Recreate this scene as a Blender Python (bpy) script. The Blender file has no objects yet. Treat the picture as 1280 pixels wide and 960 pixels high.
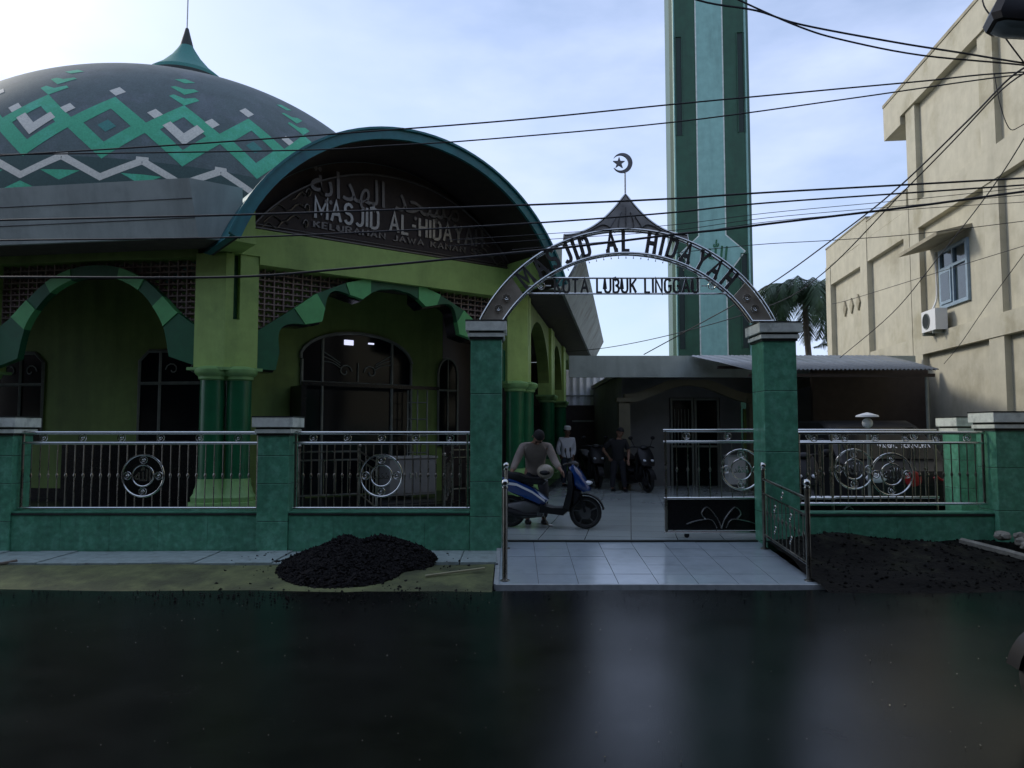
import bpy, bmesh, math, random
from mathutils import Vector, Matrix
random.seed(7)
R = math.radians
S = bpy.context.scene
COL = S.collection
# ------------------------------------------------------------------ camera, sky, sun, exposure
cam = bpy.data.cameras.new('camera'); cam.sensor_width = 36; cam.lens = 36*930/1280
cam.clip_start = 0.05; cam.clip_end = 3000
camo = bpy.data.objects.new('camera', cam); COL.objects.link(camo)
camo.location = (0, 0, 1.6); camo.rotation_euler = (R(90)+math.atan(60/930), 0, 0)
S.camera = camo
SUN_EL, SUN_AZ = R(32), R(-58)          # azimuth measured from +Y towards +X
W = bpy.data.worlds.new('World'); S.world = W; W.use_nodes = True
nt = W.node_tree; nt.nodes.clear()
def wn(t, **k):
    n = nt.nodes.new(t)
    for a, b in k.items(): setattr(n, a, b)
    return n
wo = wn('ShaderNodeOutputWorld'); bg = wn('ShaderNodeBackground')
sky = wn('ShaderNodeTexSky', sky_type='NISHITA', sun_disc=False, sun_elevation=SUN_EL, sun_rotation=SUN_AZ, air_density=1.0, dust_density=1.5, ozone_density=2.0)
tc = wn('ShaderNodeTexCoord'); mp = wn('ShaderNodeMapping'); mp.inputs['Scale'].default_value = (1.6, 1.6, 4.2)
nz = wn('ShaderNodeTexNoise'); nz.inputs['Scale'].default_value = 1.5; nz.inputs['Detail'].default_value = 6; nz.inputs['Roughness'].default_value = .52
rp = wn('ShaderNodeValToRGB'); rp.color_ramp.elements[0].position = .38; rp.color_ramp.elements[1].position = .64
mx = wn('ShaderNodeMix', data_type='RGBA'); mx.inputs['B'].default_value = (4.15, 4.8, 6.7, 1)
ml = wn('ShaderNodeMath', operation='MULTIPLY_ADD'); ml.inputs[1].default_value = .62; ml.inputs[2].default_value = .22
L = nt.links.new
L(tc.outputs['Generated'], mp.inputs['Vector']); L(mp.outputs['Vector'], nz.inputs['Vector']); L(nz.outputs['Fac'], rp.inputs['Fac'])
L(rp.outputs['Color'], ml.inputs[0]); L(ml.outputs[0], mx.inputs['Factor']); L(sky.outputs['Color'], mx.inputs['A'])
L(mx.outputs['Result'], bg.inputs['Color']); bg.inputs['Strength'].default_value = .10
L(bg.outputs['Background'], wo.inputs['Surface'])
sl = bpy.data.lights.new('sun', 'SUN'); sl.energy = 1.0; sl.angle = R(12); sl.color = (1, .95, .85)
so = bpy.data.objects.new('sun', sl); COL.objects.link(so)
sd = Vector((math.sin(SUN_AZ)*math.cos(SUN_EL), math.cos(SUN_AZ)*math.cos(SUN_EL), math.sin(SUN_EL)))
so.rotation_euler = sd.to_track_quat('Z', 'Y').to_euler()
S.view_settings.view_transform = 'Standard'; S.view_settings.look = 'None'
S.view_settings.exposure = 0.95; S.view_settings.gamma = 1

# ------------------------------------------------------------------ materials
MATS = {}
def mat(name, col, rough=.6, metal=0., nscale=6., var=.25, bump=0., bscale=40., spec=.5, var2=None, col2=None, c2s=1.2, c2lo=.5, c2hi=.65, emit=None, rvar=0., coat=0., streak=0.):
    if name in MATS: return MATS[name]
    m = bpy.data.materials.new(name); m.use_nodes = True
    t = m.node_tree; p = t.nodes['Principled BSDF']
    N = t.nodes.new; K = t.links.new
    tcn = N('ShaderNodeTexCoord')
    geo = N('ShaderNodeNewGeometry')
    n1 = N('ShaderNodeTexNoise'); n1.inputs['Scale'].default_value = nscale; n1.inputs['Detail'].default_value = 8; n1.inputs['Roughness'].default_value = .6
    K(geo.outputs['Position'], n1.inputs['Vector'])
    r1 = N('ShaderNodeMapRange'); r1.inputs['From Min'].default_value = .25; r1.inputs['From Max'].default_value = .75
    r1.inputs['To Min'].default_value = 1-var; r1.inputs['To Max'].default_value = 1+var
    K(n1.outputs['Fac'], r1.inputs['Value'])
    base = N('ShaderNodeVectorMath'); base.operation = 'SCALE'
    if col2:
        n2 = N('ShaderNodeTexNoise'); n2.inputs['Scale'].default_value = c2s; n2.inputs['Detail'].default_value = 7; n2.inputs['Roughness'].default_value = .65
        K(geo.outputs['Position'], n2.inputs['Vector'])
        r2 = N('ShaderNodeMapRange'); r2.interpolation_type = 'SMOOTHSTEP'; r2.inputs['From Min'].default_value = c2lo; r2.inputs['From Max'].default_value = c2hi
        K(n2.outputs['Fac'], r2.inputs['Value'])
        mxx = N('ShaderNodeMix'); mxx.data_type = 'RGBA'
        mxx.inputs['A'].default_value = (*col, 1); mxx.inputs['B'].default_value = (*col2, 1)
        K(r2.outputs['Result'], mxx.inputs['Factor']); K(mxx.outputs['Result'], base.inputs[0])
    else:
        base.inputs[0].default_value = col
    if streak:
        ms = N('ShaderNodeMapping'); ms.inputs['Scale'].default_value = (2.6, 2.6, .30); K(geo.outputs['Position'], ms.inputs['Vector'])
        ns = N('ShaderNodeTexNoise'); ns.inputs['Scale'].default_value = 1; ns.inputs['Detail'].default_value = 7; ns.inputs['Roughness'].default_value = .65; K(ms.outputs['Vector'], ns.inputs['Vector'])
        rs = N('ShaderNodeMapRange'); rs.inputs['From Min'].default_value = .46; rs.inputs['From Max'].default_value = .74; rs.inputs['To Min'].default_value = 1; rs.inputs['To Max'].default_value = 1-streak; K(ns.outputs['Fac'], rs.inputs['Value'])
        mm = N('ShaderNodeMath'); mm.operation = 'MULTIPLY'; K(r1.outputs['Result'], mm.inputs[0]); K(rs.outputs['Result'], mm.inputs[1]); K(mm.outputs[0], base.inputs['Scale'])
    else: K(r1.outputs['Result'], base.inputs['Scale'])
    K(base.outputs['Vector'], p.inputs['Base Color'])
    p.inputs['Roughness'].default_value = rough; p.inputs['Metallic'].default_value = metal
    p.inputs['Specular IOR Level'].default_value = spec
    if coat: p.inputs['Coat Weight'].default_value = coat; p.inputs['Coat Roughness'].default_value = .08
    if rvar:
        r3 = N('ShaderNodeMapRange'); r3.inputs['From Min'].default_value = .3; r3.inputs['From Max'].default_value = .7
        r3.inputs['To Min'].default_value = max(.02, rough-rvar); r3.inputs['To Max'].default_value = rough+rvar
        n3 = N('ShaderNodeTexNoise'); n3.inputs['Scale'].default_value = nscale*.35; n3.inputs['Detail'].default_value = 5
        K(geo.outputs['Position'], n3.inputs['Vector']); K(n3.outputs['Fac'], r3.inputs['Value']); K(r3.outputs['Result'], p.inputs['Roughness'])
    if bump:
        nb = N('ShaderNodeTexNoise'); nb.inputs['Scale'].default_value = bscale; nb.inputs['Detail'].default_value = 6
        K(geo.outputs['Position'], nb.inputs['Vector'])
        bp = N('ShaderNodeBump'); bp.inputs['Strength'].default_value = bump; bp.inputs['Distance'].default_value = .02
        K(nb.outputs['Fac'], bp.inputs['Height']); K(bp.outputs['Normal'], p.inputs['Normal'])
    if emit:
        p.inputs['Emission Color'].default_value = (*emit[:3], 1); p.inputs['Emission Strength'].default_value = emit[3]
    MATS[name] = m
    return m
M = dict(
 road=mat('wet_asphalt', (.0040, .0050, .0048), .21, nscale=2.2, var=.5, bump=.06, bscale=120, spec=.12, rvar=.07, col2=(.028, .031, .029), c2s=75, c2lo=.58, c2hi=.70),
 ground=mat('packed_earth', (.05, .045, .035), .8, var=.4, bump=.4),
 verge=mat('mossy_concrete', (.105, .122, .044), .75, nscale=5, var=.45, bump=.35, bscale=30, col2=(.052, .062, .024), c2s=1.6, c2lo=.42, c2hi=.62),
 walktile=mat('pale_kerb_tile', (.30, .36, .345), .45, nscale=9, var=.3, col2=(.18, .2, .18), c2s=5, c2lo=.55, c2hi=.75),
 ramptile=mat('white_glazed_tile', (.32, .375, .40), .15, nscale=5, var=.14, bump=.03, bscale=5, col2=(.25, .29, .31), c2s=2.5, c2lo=.5, c2hi=.8),
 grout=mat('dark_grout', (.06, .07, .07), .8),
 edge=mat('white_edge_tile', (.36, .39, .39), .4, nscale=12, var=.25),
 green=mat('green_wall_tile', (.090, .300, .180), .34, nscale=14, var=.32, bump=.05, bscale=18, col2=(.13, .37, .24), c2s=9, c2lo=.45, c2hi=.62, streak=.35),
 cap=mat('pillar_cap_tile', (.70, .74, .64), .5, nscale=10, var=.2, col2=(.50, .54, .46), c2s=4),
 capdark=mat('cap_dark_line', (.02, .025, .02), .6),
 steel=mat('brushed_stainless', (.62, .63, .60), .22, 1., nscale=30, var=.1),
 steeld=mat('aged_stainless', (.34, .32, .28), .30, 1., nscale=9, var=.35, rvar=.1),
 steelplate=mat('reflection_tinted_plate', (.42, .38, .30), .45, .55, nscale=5, var=.35, rvar=.1, bump=.08, bscale=4),  # brown tone of the reflected surroundings put into the plate colour
 letter=mat('dark_cut_steel', (.15, .16, .165), .3, .8, nscale=9, var=.3),
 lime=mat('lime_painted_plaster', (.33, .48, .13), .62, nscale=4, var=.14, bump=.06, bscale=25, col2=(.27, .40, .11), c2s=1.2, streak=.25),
 limein=mat('olive_shaded_lime', (.18, .27, .065), .65, nscale=4, var=.15, streak=.3),  # lime plaster with the porch shade put into its colour; also olive screen
 dgreen=mat('dark_green_paint', (.010, .105, .040), .5, nscale=6, var=.2),
 mgreen=mat('light_green_paint', (.11, .42, .14), .5, nscale=6, var=.15),
 colgreen=mat('column_green_gloss', (.010, .105, .040), .32, nscale=6, var=.2),
 palegreen=mat('pale_green_trim', (.19, .36, .12), .5, nscale=8, var=.18),
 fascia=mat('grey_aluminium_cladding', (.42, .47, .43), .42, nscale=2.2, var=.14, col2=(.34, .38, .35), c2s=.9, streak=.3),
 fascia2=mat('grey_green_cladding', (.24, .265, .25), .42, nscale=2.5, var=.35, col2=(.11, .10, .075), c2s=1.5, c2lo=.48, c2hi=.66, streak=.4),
 seam=mat('cladding_seam', (.10, .10, .10), .7),
 soffit=mat('brown_soffit', (.10, .085, .065), .8, var=.3),
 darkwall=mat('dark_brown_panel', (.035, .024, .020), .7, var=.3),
 breeze=mat('breeze_block', (.26, .19, .17), .8, nscale=12, var=.25),
 black=mat('black_void', (.006, .006, .006), .9, var=0),
 glass=mat('dark_window_glass', (.006, .008, .010), .10, var=0, spec=.25),
 frame=mat('grey_window_frame', (.20, .22, .19), .45),
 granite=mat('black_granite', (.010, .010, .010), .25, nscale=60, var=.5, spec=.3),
 teal=mat('teal_fascia_paint', (.010, .14, .15), .42, nscale=5, var=.25, col2=(.008, .10, .13), c2s=1.),
 dome=mat('slate_dome_mosaic', (.078, .108, .104), .72, nscale=26, var=.28, bump=.05, bscale=14, col2=(.10, .125, .13), c2s=1.1, streak=.25),
 dgr=mat('dome_green_mosaic', (.055, .35, .19), .72, nscale=26, var=.24, col2=(.075, .40, .25), c2s=1.3),
 dteal=mat('dome_teal_mosaic', (.045, .19, .16), .72, nscale=26, var=.24),
 dwhite=mat('dome_white_mosaic', (.56, .54, .46), .72, nscale=26, var=.2),
 minaret=mat('minaret_green', (.014, .074, .036), .5, nscale=2.5, var=.22, bump=.04, col2=(.020, .092, .048), c2s=.6, streak=.25),
 minpale=mat('minaret_pale_stripe', (.23, .43, .38), .5, nscale=3, var=.15, streak=.25),
 minwhite=mat('minaret_white_line', (.62, .66, .6), .6),
 mindark=mat('minaret_slit', (.006, .022, .016), .6),
 cream=mat('cream_rendered_wall', (.47, .44, .335), .8, nscale=3, var=.12, bump=.1, bscale=14, col2=(.36, .33, .235), c2s=.55, c2lo=.46, c2hi=.7, streak=.13),
 creamd=mat('cream_frame_paint', (.46, .43, .325), .8, nscale=3, var=.12, col2=(.34, .31, .21), c2s=.7, c2lo=.5, c2hi=.7, streak=.13),
 stain=mat('weathered_parapet', (.30, .27, .19), .85, nscale=2, var=.35),
 bluef=mat('blue_grey_window_frame', (.22, .30, .36), .5),
 bglass=mat('grey_window_glass', (.03, .045, .05), .08, spec=.6),
 white=mat('white_plastic', (.7, .7, .68), .45, var=.06),
 concrete=mat('grey_concrete', (.28, .28, .26), .8, nscale=3, var=.25),
 greywall=mat('grey_painted_wall', (.20, .20, .19), .75, nscale=2, var=.2),
 brownbeam=mat('tan_arch_beam', (.17, .155, .10), .7, nscale=3, var=.2),
 corr=mat('corrugated_zinc', (.14, .15, .15), .4, .4, nscale=6, var=.2),
 corrw=mat('white_corrugated_sheet', (.80, .82, .84), .45, nscale=6, var=.08),
 gravel=mat('dark_asphalt_gravel', (.011, .010, .010), .75, nscale=30, var=.6, bump=.5, bscale=60, spec=.12),
 soil=mat('wet_dark_soil', (.006, .0056, .0046), .75, nscale=6, var=.6, bump=.9, bscale=22, spec=.1, col2=(.018, .019, .011), c2s=1.5, c2lo=.55, c2hi=.7),
 stone=mat('pale_rubble_stone', (.22, .21, .17), .85, nscale=12, var=.35, bump=.3),
 stick=mat('pale_bamboo', (.35, .33, .2), .7),
 floor=None,
 crown=mat('grey_steel_sheet', (.36, .36, .34), .45, .5, nscale=6, var=.3), cresc=mat('polished_crescent_steel', (.30, .31, .33), .3, .7),
 cable=mat('black_cable', (.012, .012, .013), .6, var=0),
 blue=mat('blue_scooter_paint', (.008, .042, .18), .22, var=.05, coat=.6),
 blackp=mat('black_plastic', (.009, .009, .010), .45, var=.1, spec=.3),
 tyre=mat('tyre_rubber', (.010, .010, .010), .75, var=.1),
 rimm=mat('alloy_rim', (.10, .10, .10), .4, .6),
 lampw=mat('headlight_lens', (.75, .78, .8), .12),
 redp=mat('red_paint', (.35, .012, .015), .35),
 vanb=mat('black_van_paint', (.008, .008, .009), .45, var=.05, spec=.3),
 whitel=mat('white_lettering', (.7, .7, .7), .5, var=.03),
 skin=mat('brown_skin', (.23, .125, .080), .55, nscale=20, var=.1),
 hair=mat('black_hair', (.008, .007, .007), .85),
 shirt=mat('taupe_shirt', (.24, .20, .17), .85, nscale=12, var=.12),
 shirtw=mat('white_shirt', (.75, .76, .8), .85, nscale=12, var=.06),
 shirtb=mat('black_shirt', (.012, .012, .013), .85, var=.1),
 trous=mat('dark_trousers', (.022, .022, .028), .85, var=.15),
 jeans=mat('navy_trousers', (.025, .035, .05), .85, var=.15),
 sleeve=mat('grey_sleeve', (.35, .34, .32), .85),
 beige=mat('beige_helmet', (.30, .26, .20), .4),
 leaf=mat('palm_leaf', (.045, .085, .035), .5, nscale=2, var=.4),
 trunk=mat('palm_trunk', (.16, .13, .10), .85, bump=.4),
 silver=mat('silver_sign_letter', (.22, .21, .19), .32, .7, nscale=20, var=.2),
 dsilver=mat('tarnished_sign_letter', (.12, .11, .10), .4, .7, nscale=20, var=.2),
 farglow=mat('glowing_far_window', (.8, .8, .9), .5, var=0, emit=(.72, .75, 1., .55)),  # emission stands in for daylight in windows across the hall
 roofd=mat('dark_blue_roof', (.03, .045, .055), .6),
 polec=mat('concrete_pole', (.30, .29, .27), .85),
 lens=mat('street_lamp_lens', (.10, .13, .14), .25),
)
def tiled_floor():
    m = bpy.data.materials.new('courtyard_glazed_tile'); m.use_nodes = True
    t = m.node_tree; p = t.nodes['Principled BSDF']; N = t.nodes.new; K = t.links.new
    g = N('ShaderNodeNewGeometry'); b = N('ShaderNodeTexBrick'); b.offset = 0; b.squash = 1
    b.inputs['Scale'].default_value = 1; b.inputs['Brick Width'].default_value = .6; b.inputs['Row Height'].default_value = .6
    b.inputs['Mortar Size'].default_value = .005; b.inputs['Mortar Smooth'].default_value = .1
    b.inputs['Color1'].default_value = (.44, .50, .48, 1); b.inputs['Color2'].default_value = (.38, .43, .42, 1); b.inputs['Mortar'].default_value = (.08, .09, .09, 1)
    mpn = N('ShaderNodeMapping'); mpn.inputs['Rotation'].default_value = (0, 0, R(9))
    K(g.outputs['Position'], mpn.inputs['Vector']); K(mpn.outputs['Vector'], b.inputs['Vector']); 
    nz = N('ShaderNodeTexNoise'); nz.inputs['Scale'].default_value = .9; nz.inputs['Detail'].default_value = 6; K(g.outputs['Position'], nz.inputs['Vector'])
    mr = N('ShaderNodeMapRange'); mr.inputs['To Min'].default_value = .06; mr.inputs['To Max'].default_value = .22; K(nz.outputs['Fac'], mr.inputs['Value']); K(mr.outputs['Result'], p.inputs['Roughness'])
    K(b.outputs['Color'], p.inputs['Base Color'])
    return m
M['floor'] = tiled_floor(); M['dlow'] = mat('dome_dark_base_band', (.035, .070, .062), .72, nscale=26, var=.25)

# ------------------------------------------------------------------ mesh helpers
class MB:
    def __init__(s): s.v = []; s.f = []
    def add(s, vs, fs, T=None):
        o = len(s.v)
        s.v += [tuple(T @ Vector(q)) if T else tuple(q) for q in vs]
        s.f += [tuple(i+o for i in f) for f in fs]; return s
    def box(s, x0, x1, y0, y1, z0, z1, T=None):
        vs = [(x, y, z) for x in (x0, x1) for y in (y0, y1) for z in (z0, z1)]
        return s.add(vs, [(0, 1, 3, 2), (4, 6, 7, 5), (0, 4, 5, 1), (2, 3, 7, 6), (0, 2, 6, 4), (1, 5, 7, 3)], T)
    def tube(s, pts, r, n=8, closed=False, T=None, cap=True):
        pts = [Vector(q) for q in pts]; m = len(pts)
        rs = r if isinstance(r, (list, tuple)) else [r]*m
        vs = []; up = None
        for i, q in enumerate(pts):
            a = pts[(i-1) % m] if (closed or i > 0) else q; b = pts[(i+1) % m] if (closed or i < m-1) else q
            d = (b-a)
            d = d.normalized() if d.length > 1e-9 else Vector((0, 0, 1))
            if up is None:
                up = Vector((0, 0, 1)) if abs(d.z) < .9 else Vector((1, 0, 0))
            x = (up - d*up.dot(d))
            x = x.normalized() if x.length > 1e-6 else d.orthogonal().normalized()
            up = x; y = d.cross(x)
            for k in range(n):
                t = 2*math.pi*k/n; vs.append(q + (x*math.cos(t)+y*math.sin(t))*rs[i])
        fs = []
        for i in range(m if closed else m-1):
            j = (i+1) % m
            for k in range(n):
                fs.append((i*n+k, i*n+(k+1) % n, j*n+(k+1) % n, j*n+k))
        if not closed and cap:
            fs.append(tuple(range(n-1, -1, -1))); fs.append(tuple((m-1)*n+k for k in range(n)))
        return s.add(vs, fs, T)
    def lathe(s, prof, n=20, T=None):
        vs = []; fs = []
        for r, z in prof:
            for k in range(n):
                t = 2*math.pi*k/n; vs.append((r*math.cos(t), r*math.sin(t), z))
        for i in range(len(prof)-1):
            for k in range(n):
                fs.append((i*n+k, i*n+(k+1) % n, (i+1)*n+(k+1) % n, (i+1)*n+k))
        if prof[0][0] > 1e-4: fs.append(tuple(range(n-1, -1, -1)))
        if prof[-1][0] > 1e-4: fs.append(tuple((len(prof)-1)*n+k for k in range(n)))
        return s.add(vs, fs, T)
    def sphere(s, c, r, n=12, m=8, sc=(1, 1, 1), T=None):
        prof = [(max(1e-5, math.cos(-math.pi/2+math.pi*i/m)), math.sin(-math.pi/2+math.pi*i/m)) for i in range(m+1)]
        X = Matrix.Translation(c) @ Matrix.Diagonal((r*sc[0], r*sc[1], r*sc[2], 1))
        return s.lathe(prof, n, (T @ X) if T else X)
    def prism(s, poly, fa, fb):
        """polygon (a,b) list mapped by fa (one face) and fb (other face)"""
        n = len(poly); vs = [fa(*q) for q in poly]+[fb(*q) for q in poly]
        fs = [tuple(range(n)), tuple(range(2*n-1, n-1, -1))]+[(i, i+n, (i+1) % n+n, (i+1) % n) for i in range(n)]
        return s.add(vs, fs)
    def strip(s, A, B, fa, fb):
        """band between polylines A and B of (a,b), extruded between fa and fb"""
        n = len(A); vs = [fa(*q) for q in A]+[fa(*q) for q in B]+[fb(*q) for q in A]+[fb(*q) for q in B]
        fs = []
        for i in range(n-1):
            fs += [(i, i+1, n+i+1, n+i), (2*n+i, 3*n+i, 3*n+i+1, 2*n+i+1), (i, 2*n+i, 2*n+i+1, i+1), (n+i, n+i+1, 3*n+i+1, 3*n+i)]
        fs += [(0, n, 3*n, 2*n), (n-1, 3*n-1, 4*n-1, 2*n-1)]
        return s.add(vs, fs)
    def mesh(s, name, material, smooth=True, fixn=True, ang=35):
        me = bpy.data.meshes.new(name); me.from_pydata([tuple(q) for q in s.v], [], s.f)
        bm = bmesh.new(); bm.from_mesh(me)
        if fixn: bmesh.ops.recalc_face_normals(bm, faces=bm.faces)
        if smooth:
            for f in bm.faces: f.smooth = True
            lim = R(ang)
            for e in bm.edges:
                if len(e.link_faces) == 2 and e.calc_face_angle(0) > lim: e.smooth = False
        bm.to_mesh(me); bm.free()
        if material: me.materials.append(material)
        return me
    def build(s, name, material, parent=None, **k):
        return link(name, s.mesh(name, material, **k), parent)
def link(name, me, parent=None, loc=None, rotz=0):
    o = bpy.data.objects.new(name, me); COL.objects.link(o)
    if parent: o.parent = parent
    if loc: o.location = loc
    if rotz: o.rotation_euler.z = rotz
    return o
def tag(o, label=None, cat=None, group=None, kind=None):
    if label: o['label'] = label
    if cat: o['category'] = cat
    if group: o['group'] = group
    if kind: o['kind'] = kind
    return o
def thing(name, label, cat, loc=(0, 0, 0), rotz=0, group=None):
    o = bpy.data.objects.new(name, None); COL.objects.link(o); o.empty_display_size = .2
    o.location = loc; o.rotation_euler = (0, 0, rotz)
    return tag(o, label, cat, group)
def struct(name, mb, m, **k):
    return tag(mb.build(name, m, **k), kind='structure')
def copy_tree(o, parent=None):
    c = o.copy(); COL.objects.link(c)
    if parent: c.parent = parent
    for ch in list(o.children): copy_tree(ch, c)
    return c
def bevel(o, w=.01, seg=2):
    b = o.modifiers.new('bevel', 'BEVEL'); b.width = w; b.segments = seg; b.limit_method = 'ANGLE'; b.angle_limit = R(40); return o
def arc(cx, cz, r, a0, a1, n, rz=None):
    rz = rz or r
    return [(cx+r*math.cos(a0+(a1-a0)*i/n), cz+rz*math.sin(a0+(a1-a0)*i/n)) for i in range(n+1)]
def smoothpts(P, k=8):
    P = [Vector(q) for q in P]; out = []
    for i in range(len(P)-1):
        a, b, c, d = P[max(i-1, 0)], P[i], P[i+1], P[min(i+2, len(P)-1)]
        for j in range(k):
            t = j/k; out.append(.5*((2*b)+(c-a)*t+(2*a-5*b+4*c-d)*t*t+(3*b-a-3*c+d)*t**3))
    return out+[P[-1]]
# ------------------------------------------------------------------ lettering
def _arc(cx, cy, rx, ry, a, b, n=8): return [(cx+rx*math.cos(R(a+(b-a)*i/n)), cy+ry*math.sin(R(a+(b-a)*i/n))) for i in range(n+1)]
GL = {
 'A': (.62, [[(0, 0), (.31, 1), (.62, 0)], [(.12, .36), (.50, .36)]]), 'M': (.78, [[(0, 0), (0, 1), (.39, .3), (.78, 1), (.78, 0)]]),
 'S': (.5, [_arc(.25, .75, .25, .25, 20, 270, 10)+_arc(.25, .25, .25, .25, 90, -160, 10)[1:]]), 'J': (.45, [[(.45, 1), (.45, .25)]+_arc(.22, .24, .23, .24, 0, -150, 7)]),
 'I': (.0, [[(0, 0), (0, 1)]]), 'D': (.52, [[(.003, .0), (0, 1), (.26, 1)]+_arc(.26, .74, .26, .26, 90, 0, 4)+_arc(.26, .26, .26, .26, 0, -90, 4)+[(.01, 0)]]),
 'L': (.45, [[(0, 1), (0, 0), (.45, 0)]]), 'H': (.54, [[(0, 0), (0, 1)], [(.54, 0), (.54, 1)], [(0, .5), (.54, .5)]]),
 'Y': (.6, [[(0, 1), (.3, .48), (.6, 1)], [(.3, .5), (.3, 0)]]), 'K': (.52, [[(0, 0), (0, 1)], [(.52, 1), (.03, .45)], [(.17, .58), (.52, 0)]]),
 'O': (.54, [_arc(.27, .72, .27, .28, 0, 180, 8)+_arc(.27, .28, .27, .28, 180, 360, 8)+[(.54, .7)]]), 'T': (.56, [[(0, 1), (.56, 1)], [(.28, 1), (.28, 0)]]),
 'U': (.52, [[(0, 1), (0, .27)]+_arc(.26, .27, .26, .27, 180, 360, 8)+[(.52, 1)]]), 'B': (.5, [[(.003, 0), (0, 1), (.24, 1)]+_arc(.24, .76, .24, .24, 90, -80, 6)+_arc(.24, .26, .26, .26, 80, -90, 6)+[(.01, 0)]]),
 'N': (.56, [[(0, 0), (0, 1), (.56, 0), (.56, 1)]]), 'G': (.54, [_arc(.27, .72, .27, .28, 20, 180, 7)+_arc(.27, .28, .27, .28, 180, 360, 7)+[(.54, .48), (.3, .48)]]),
 'Z': (.52, [[(0, 1), (.52, 1), (0, 0), (.52, 0)]]), 'E': (.46, [[(.46, 0), (0, 0), (0, 1), (.46, 1)], [(0, .52), (.38, .52)]]), 'R': (.5, [[(0, 0), (0, 1), (.25, 1)]+_arc(.25, .75, .25, .25, 90, -90, 7)+[(.02, .5)], [(.22, .5), (.52, 0)]]),
 'W': (.84, [[(0, 1), (.21, 0), (.42, .8), (.63, 0), (.84, 1)]]), 'C': (.52, [_arc(.27, .72, .27, .28, 20, 180, 7)+_arc(.27, .28, .27, .28, 180, 340, 7)]),
 '-': (.3, [[(0, .5), (.3, .5)]]), ' ': (.3, []),
}
SER = {'A': [(0, 0), (.62, 0)], 'M': [(0, 0), (.78, 0)], 'J': [(.45, 1)], 'I': [(0, 0), (0, 1)], 'L': [(0, 1)], 'H': [(0, 0), (0, 1), (.54, 0), (.54, 1)], 'Y': [(0, 1), (.6, 1), (.3, 0)], 'D': [], 'S': []}
def ribbon(mb, pl, w, fa, fb):
    n = len(pl); Lp = []; Rp = []
    for i in range(n):
        p = Vector(pl[i]); d0 = (p-Vector(pl[i-1])).normalized() if i else None; d1 = (Vector(pl[i+1])-p).normalized() if i < n-1 else None
        d0 = d0 or d1; d1 = d1 or d0
        n0 = Vector((-d0.y, d0.x)); n1 = Vector((-d1.y, d1.x)); m = (n0+n1)
        m = m.normalized() if m.length > 1e-4 else n0
        k = min(1/max(m.dot(n1), .35), 2.2)
        Lp.append(tuple(p+m*w/2*k)); Rp.append(tuple(p-m*w/2*k))
    mb.strip(Lp, Rp, fa, fb)
def text_width(s, gap=.22): return sum(GL[c][0]+gap for c in s)-gap
def char_mesh(mb, c, F, w=.13, depth=.02, serif=False, ws=1.):
    """F(x, y, d) -> 3D ; glyph 1 unit high"""
    st = list(GL[c][1])
    if serif: st = st+[[(x-.13, y+(.04 if y < .5 else -.04)), (x+.13, y+(.04 if y < .5 else -.04))] for x, y in SER.get(c, [])]
    for k, pl in enumerate(st):
        e = .0012*k
        ribbon(mb, [(x*ws, y) for x, y in pl], w, lambda a, b, e=e: F(a, b, -e), lambda a, b, e=e: F(a, b, depth+e))
def font_mesh(body, size, depth, bold=0.):
    c = bpy.data.curves.new('text_tmp', 'FONT'); c.body = body; c.size = size; c.extrude = depth; c.offset = bold; c.resolution_u = 3
    c.align_x = 'CENTER'; c.align_y = 'CENTER'
    o = bpy.data.objects.new('text_tmp', c); COL.objects.link(o); bpy.context.view_layer.update()
    me = bpy.data.meshes.new_from_object(o.evaluated_get(bpy.context.evaluated_depsgraph_get()))
    bpy.data.objects.remove(o); me.materials.clear(); return me
# ------------------------------------------------------------------ setting: ground, road, verge, pavement, ramp, courtyard
struct('ground', MB().box(-900, 900, -60, 1500, -.30, -.06), M['ground'])
rd = MB()
nx, ny = 90, 60
vs = [(-60+120*i/nx, -14+21.65*j/ny, .006*math.sin(i*.9+j*.5)*math.sin(j*.7)) for j in range(ny+1) for i in range(nx+1)]
vs = [(x, y+(.05*math.sin(x*2.1)+.03*math.sin(x*5.3) if y > 7.6 else 0), z) for x, y, z in vs]
rd.add(vs, [(j*(nx+1)+i, j*(nx+1)+i+1, (j+1)*(nx+1)+i+1, (j+1)*(nx+1)+i) for j in range(ny) for i in range(nx)])
struct('road', rd, M['road'], fixn=False)
vg = MB(); nx, ny = 80, 8
vs = []
for j in range(ny+1):
    for i in range(nx+1):
        x = -24+23.80*i/nx; t = j/ny
        vs.append((x, 7.5+1.12*t, -.02+.115*min(1, t*1.25)+.008*math.sin(x*3+j)+.006*random.random()))
vg.add(vs, [(j*(nx+1)+i, j*(nx+1)+i+1, (j+1)*(nx+1)+i+1, (j+1)*(nx+1)+i) for j in range(ny) for i in range(nx)])
struct('verge', vg, M['verge'], fixn=False)
pv = struct('pavement', MB().box(-24, -.16, 8.60, 9.5, -.05, .095), M['grout'])
x = -.18; k = 0
while x > -7.6:
    w = random.uniform(.38, .48)
    mb = MB(); dz = random.uniform(-.006, .006)
    mb.box(x-w+.008, x-.004, 8.56+random.uniform(-.02, .02), 9.40, .06, .118+dz)
    link('tile', mb.mesh('tile', M['walktile']), pv); x -= w
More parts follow.
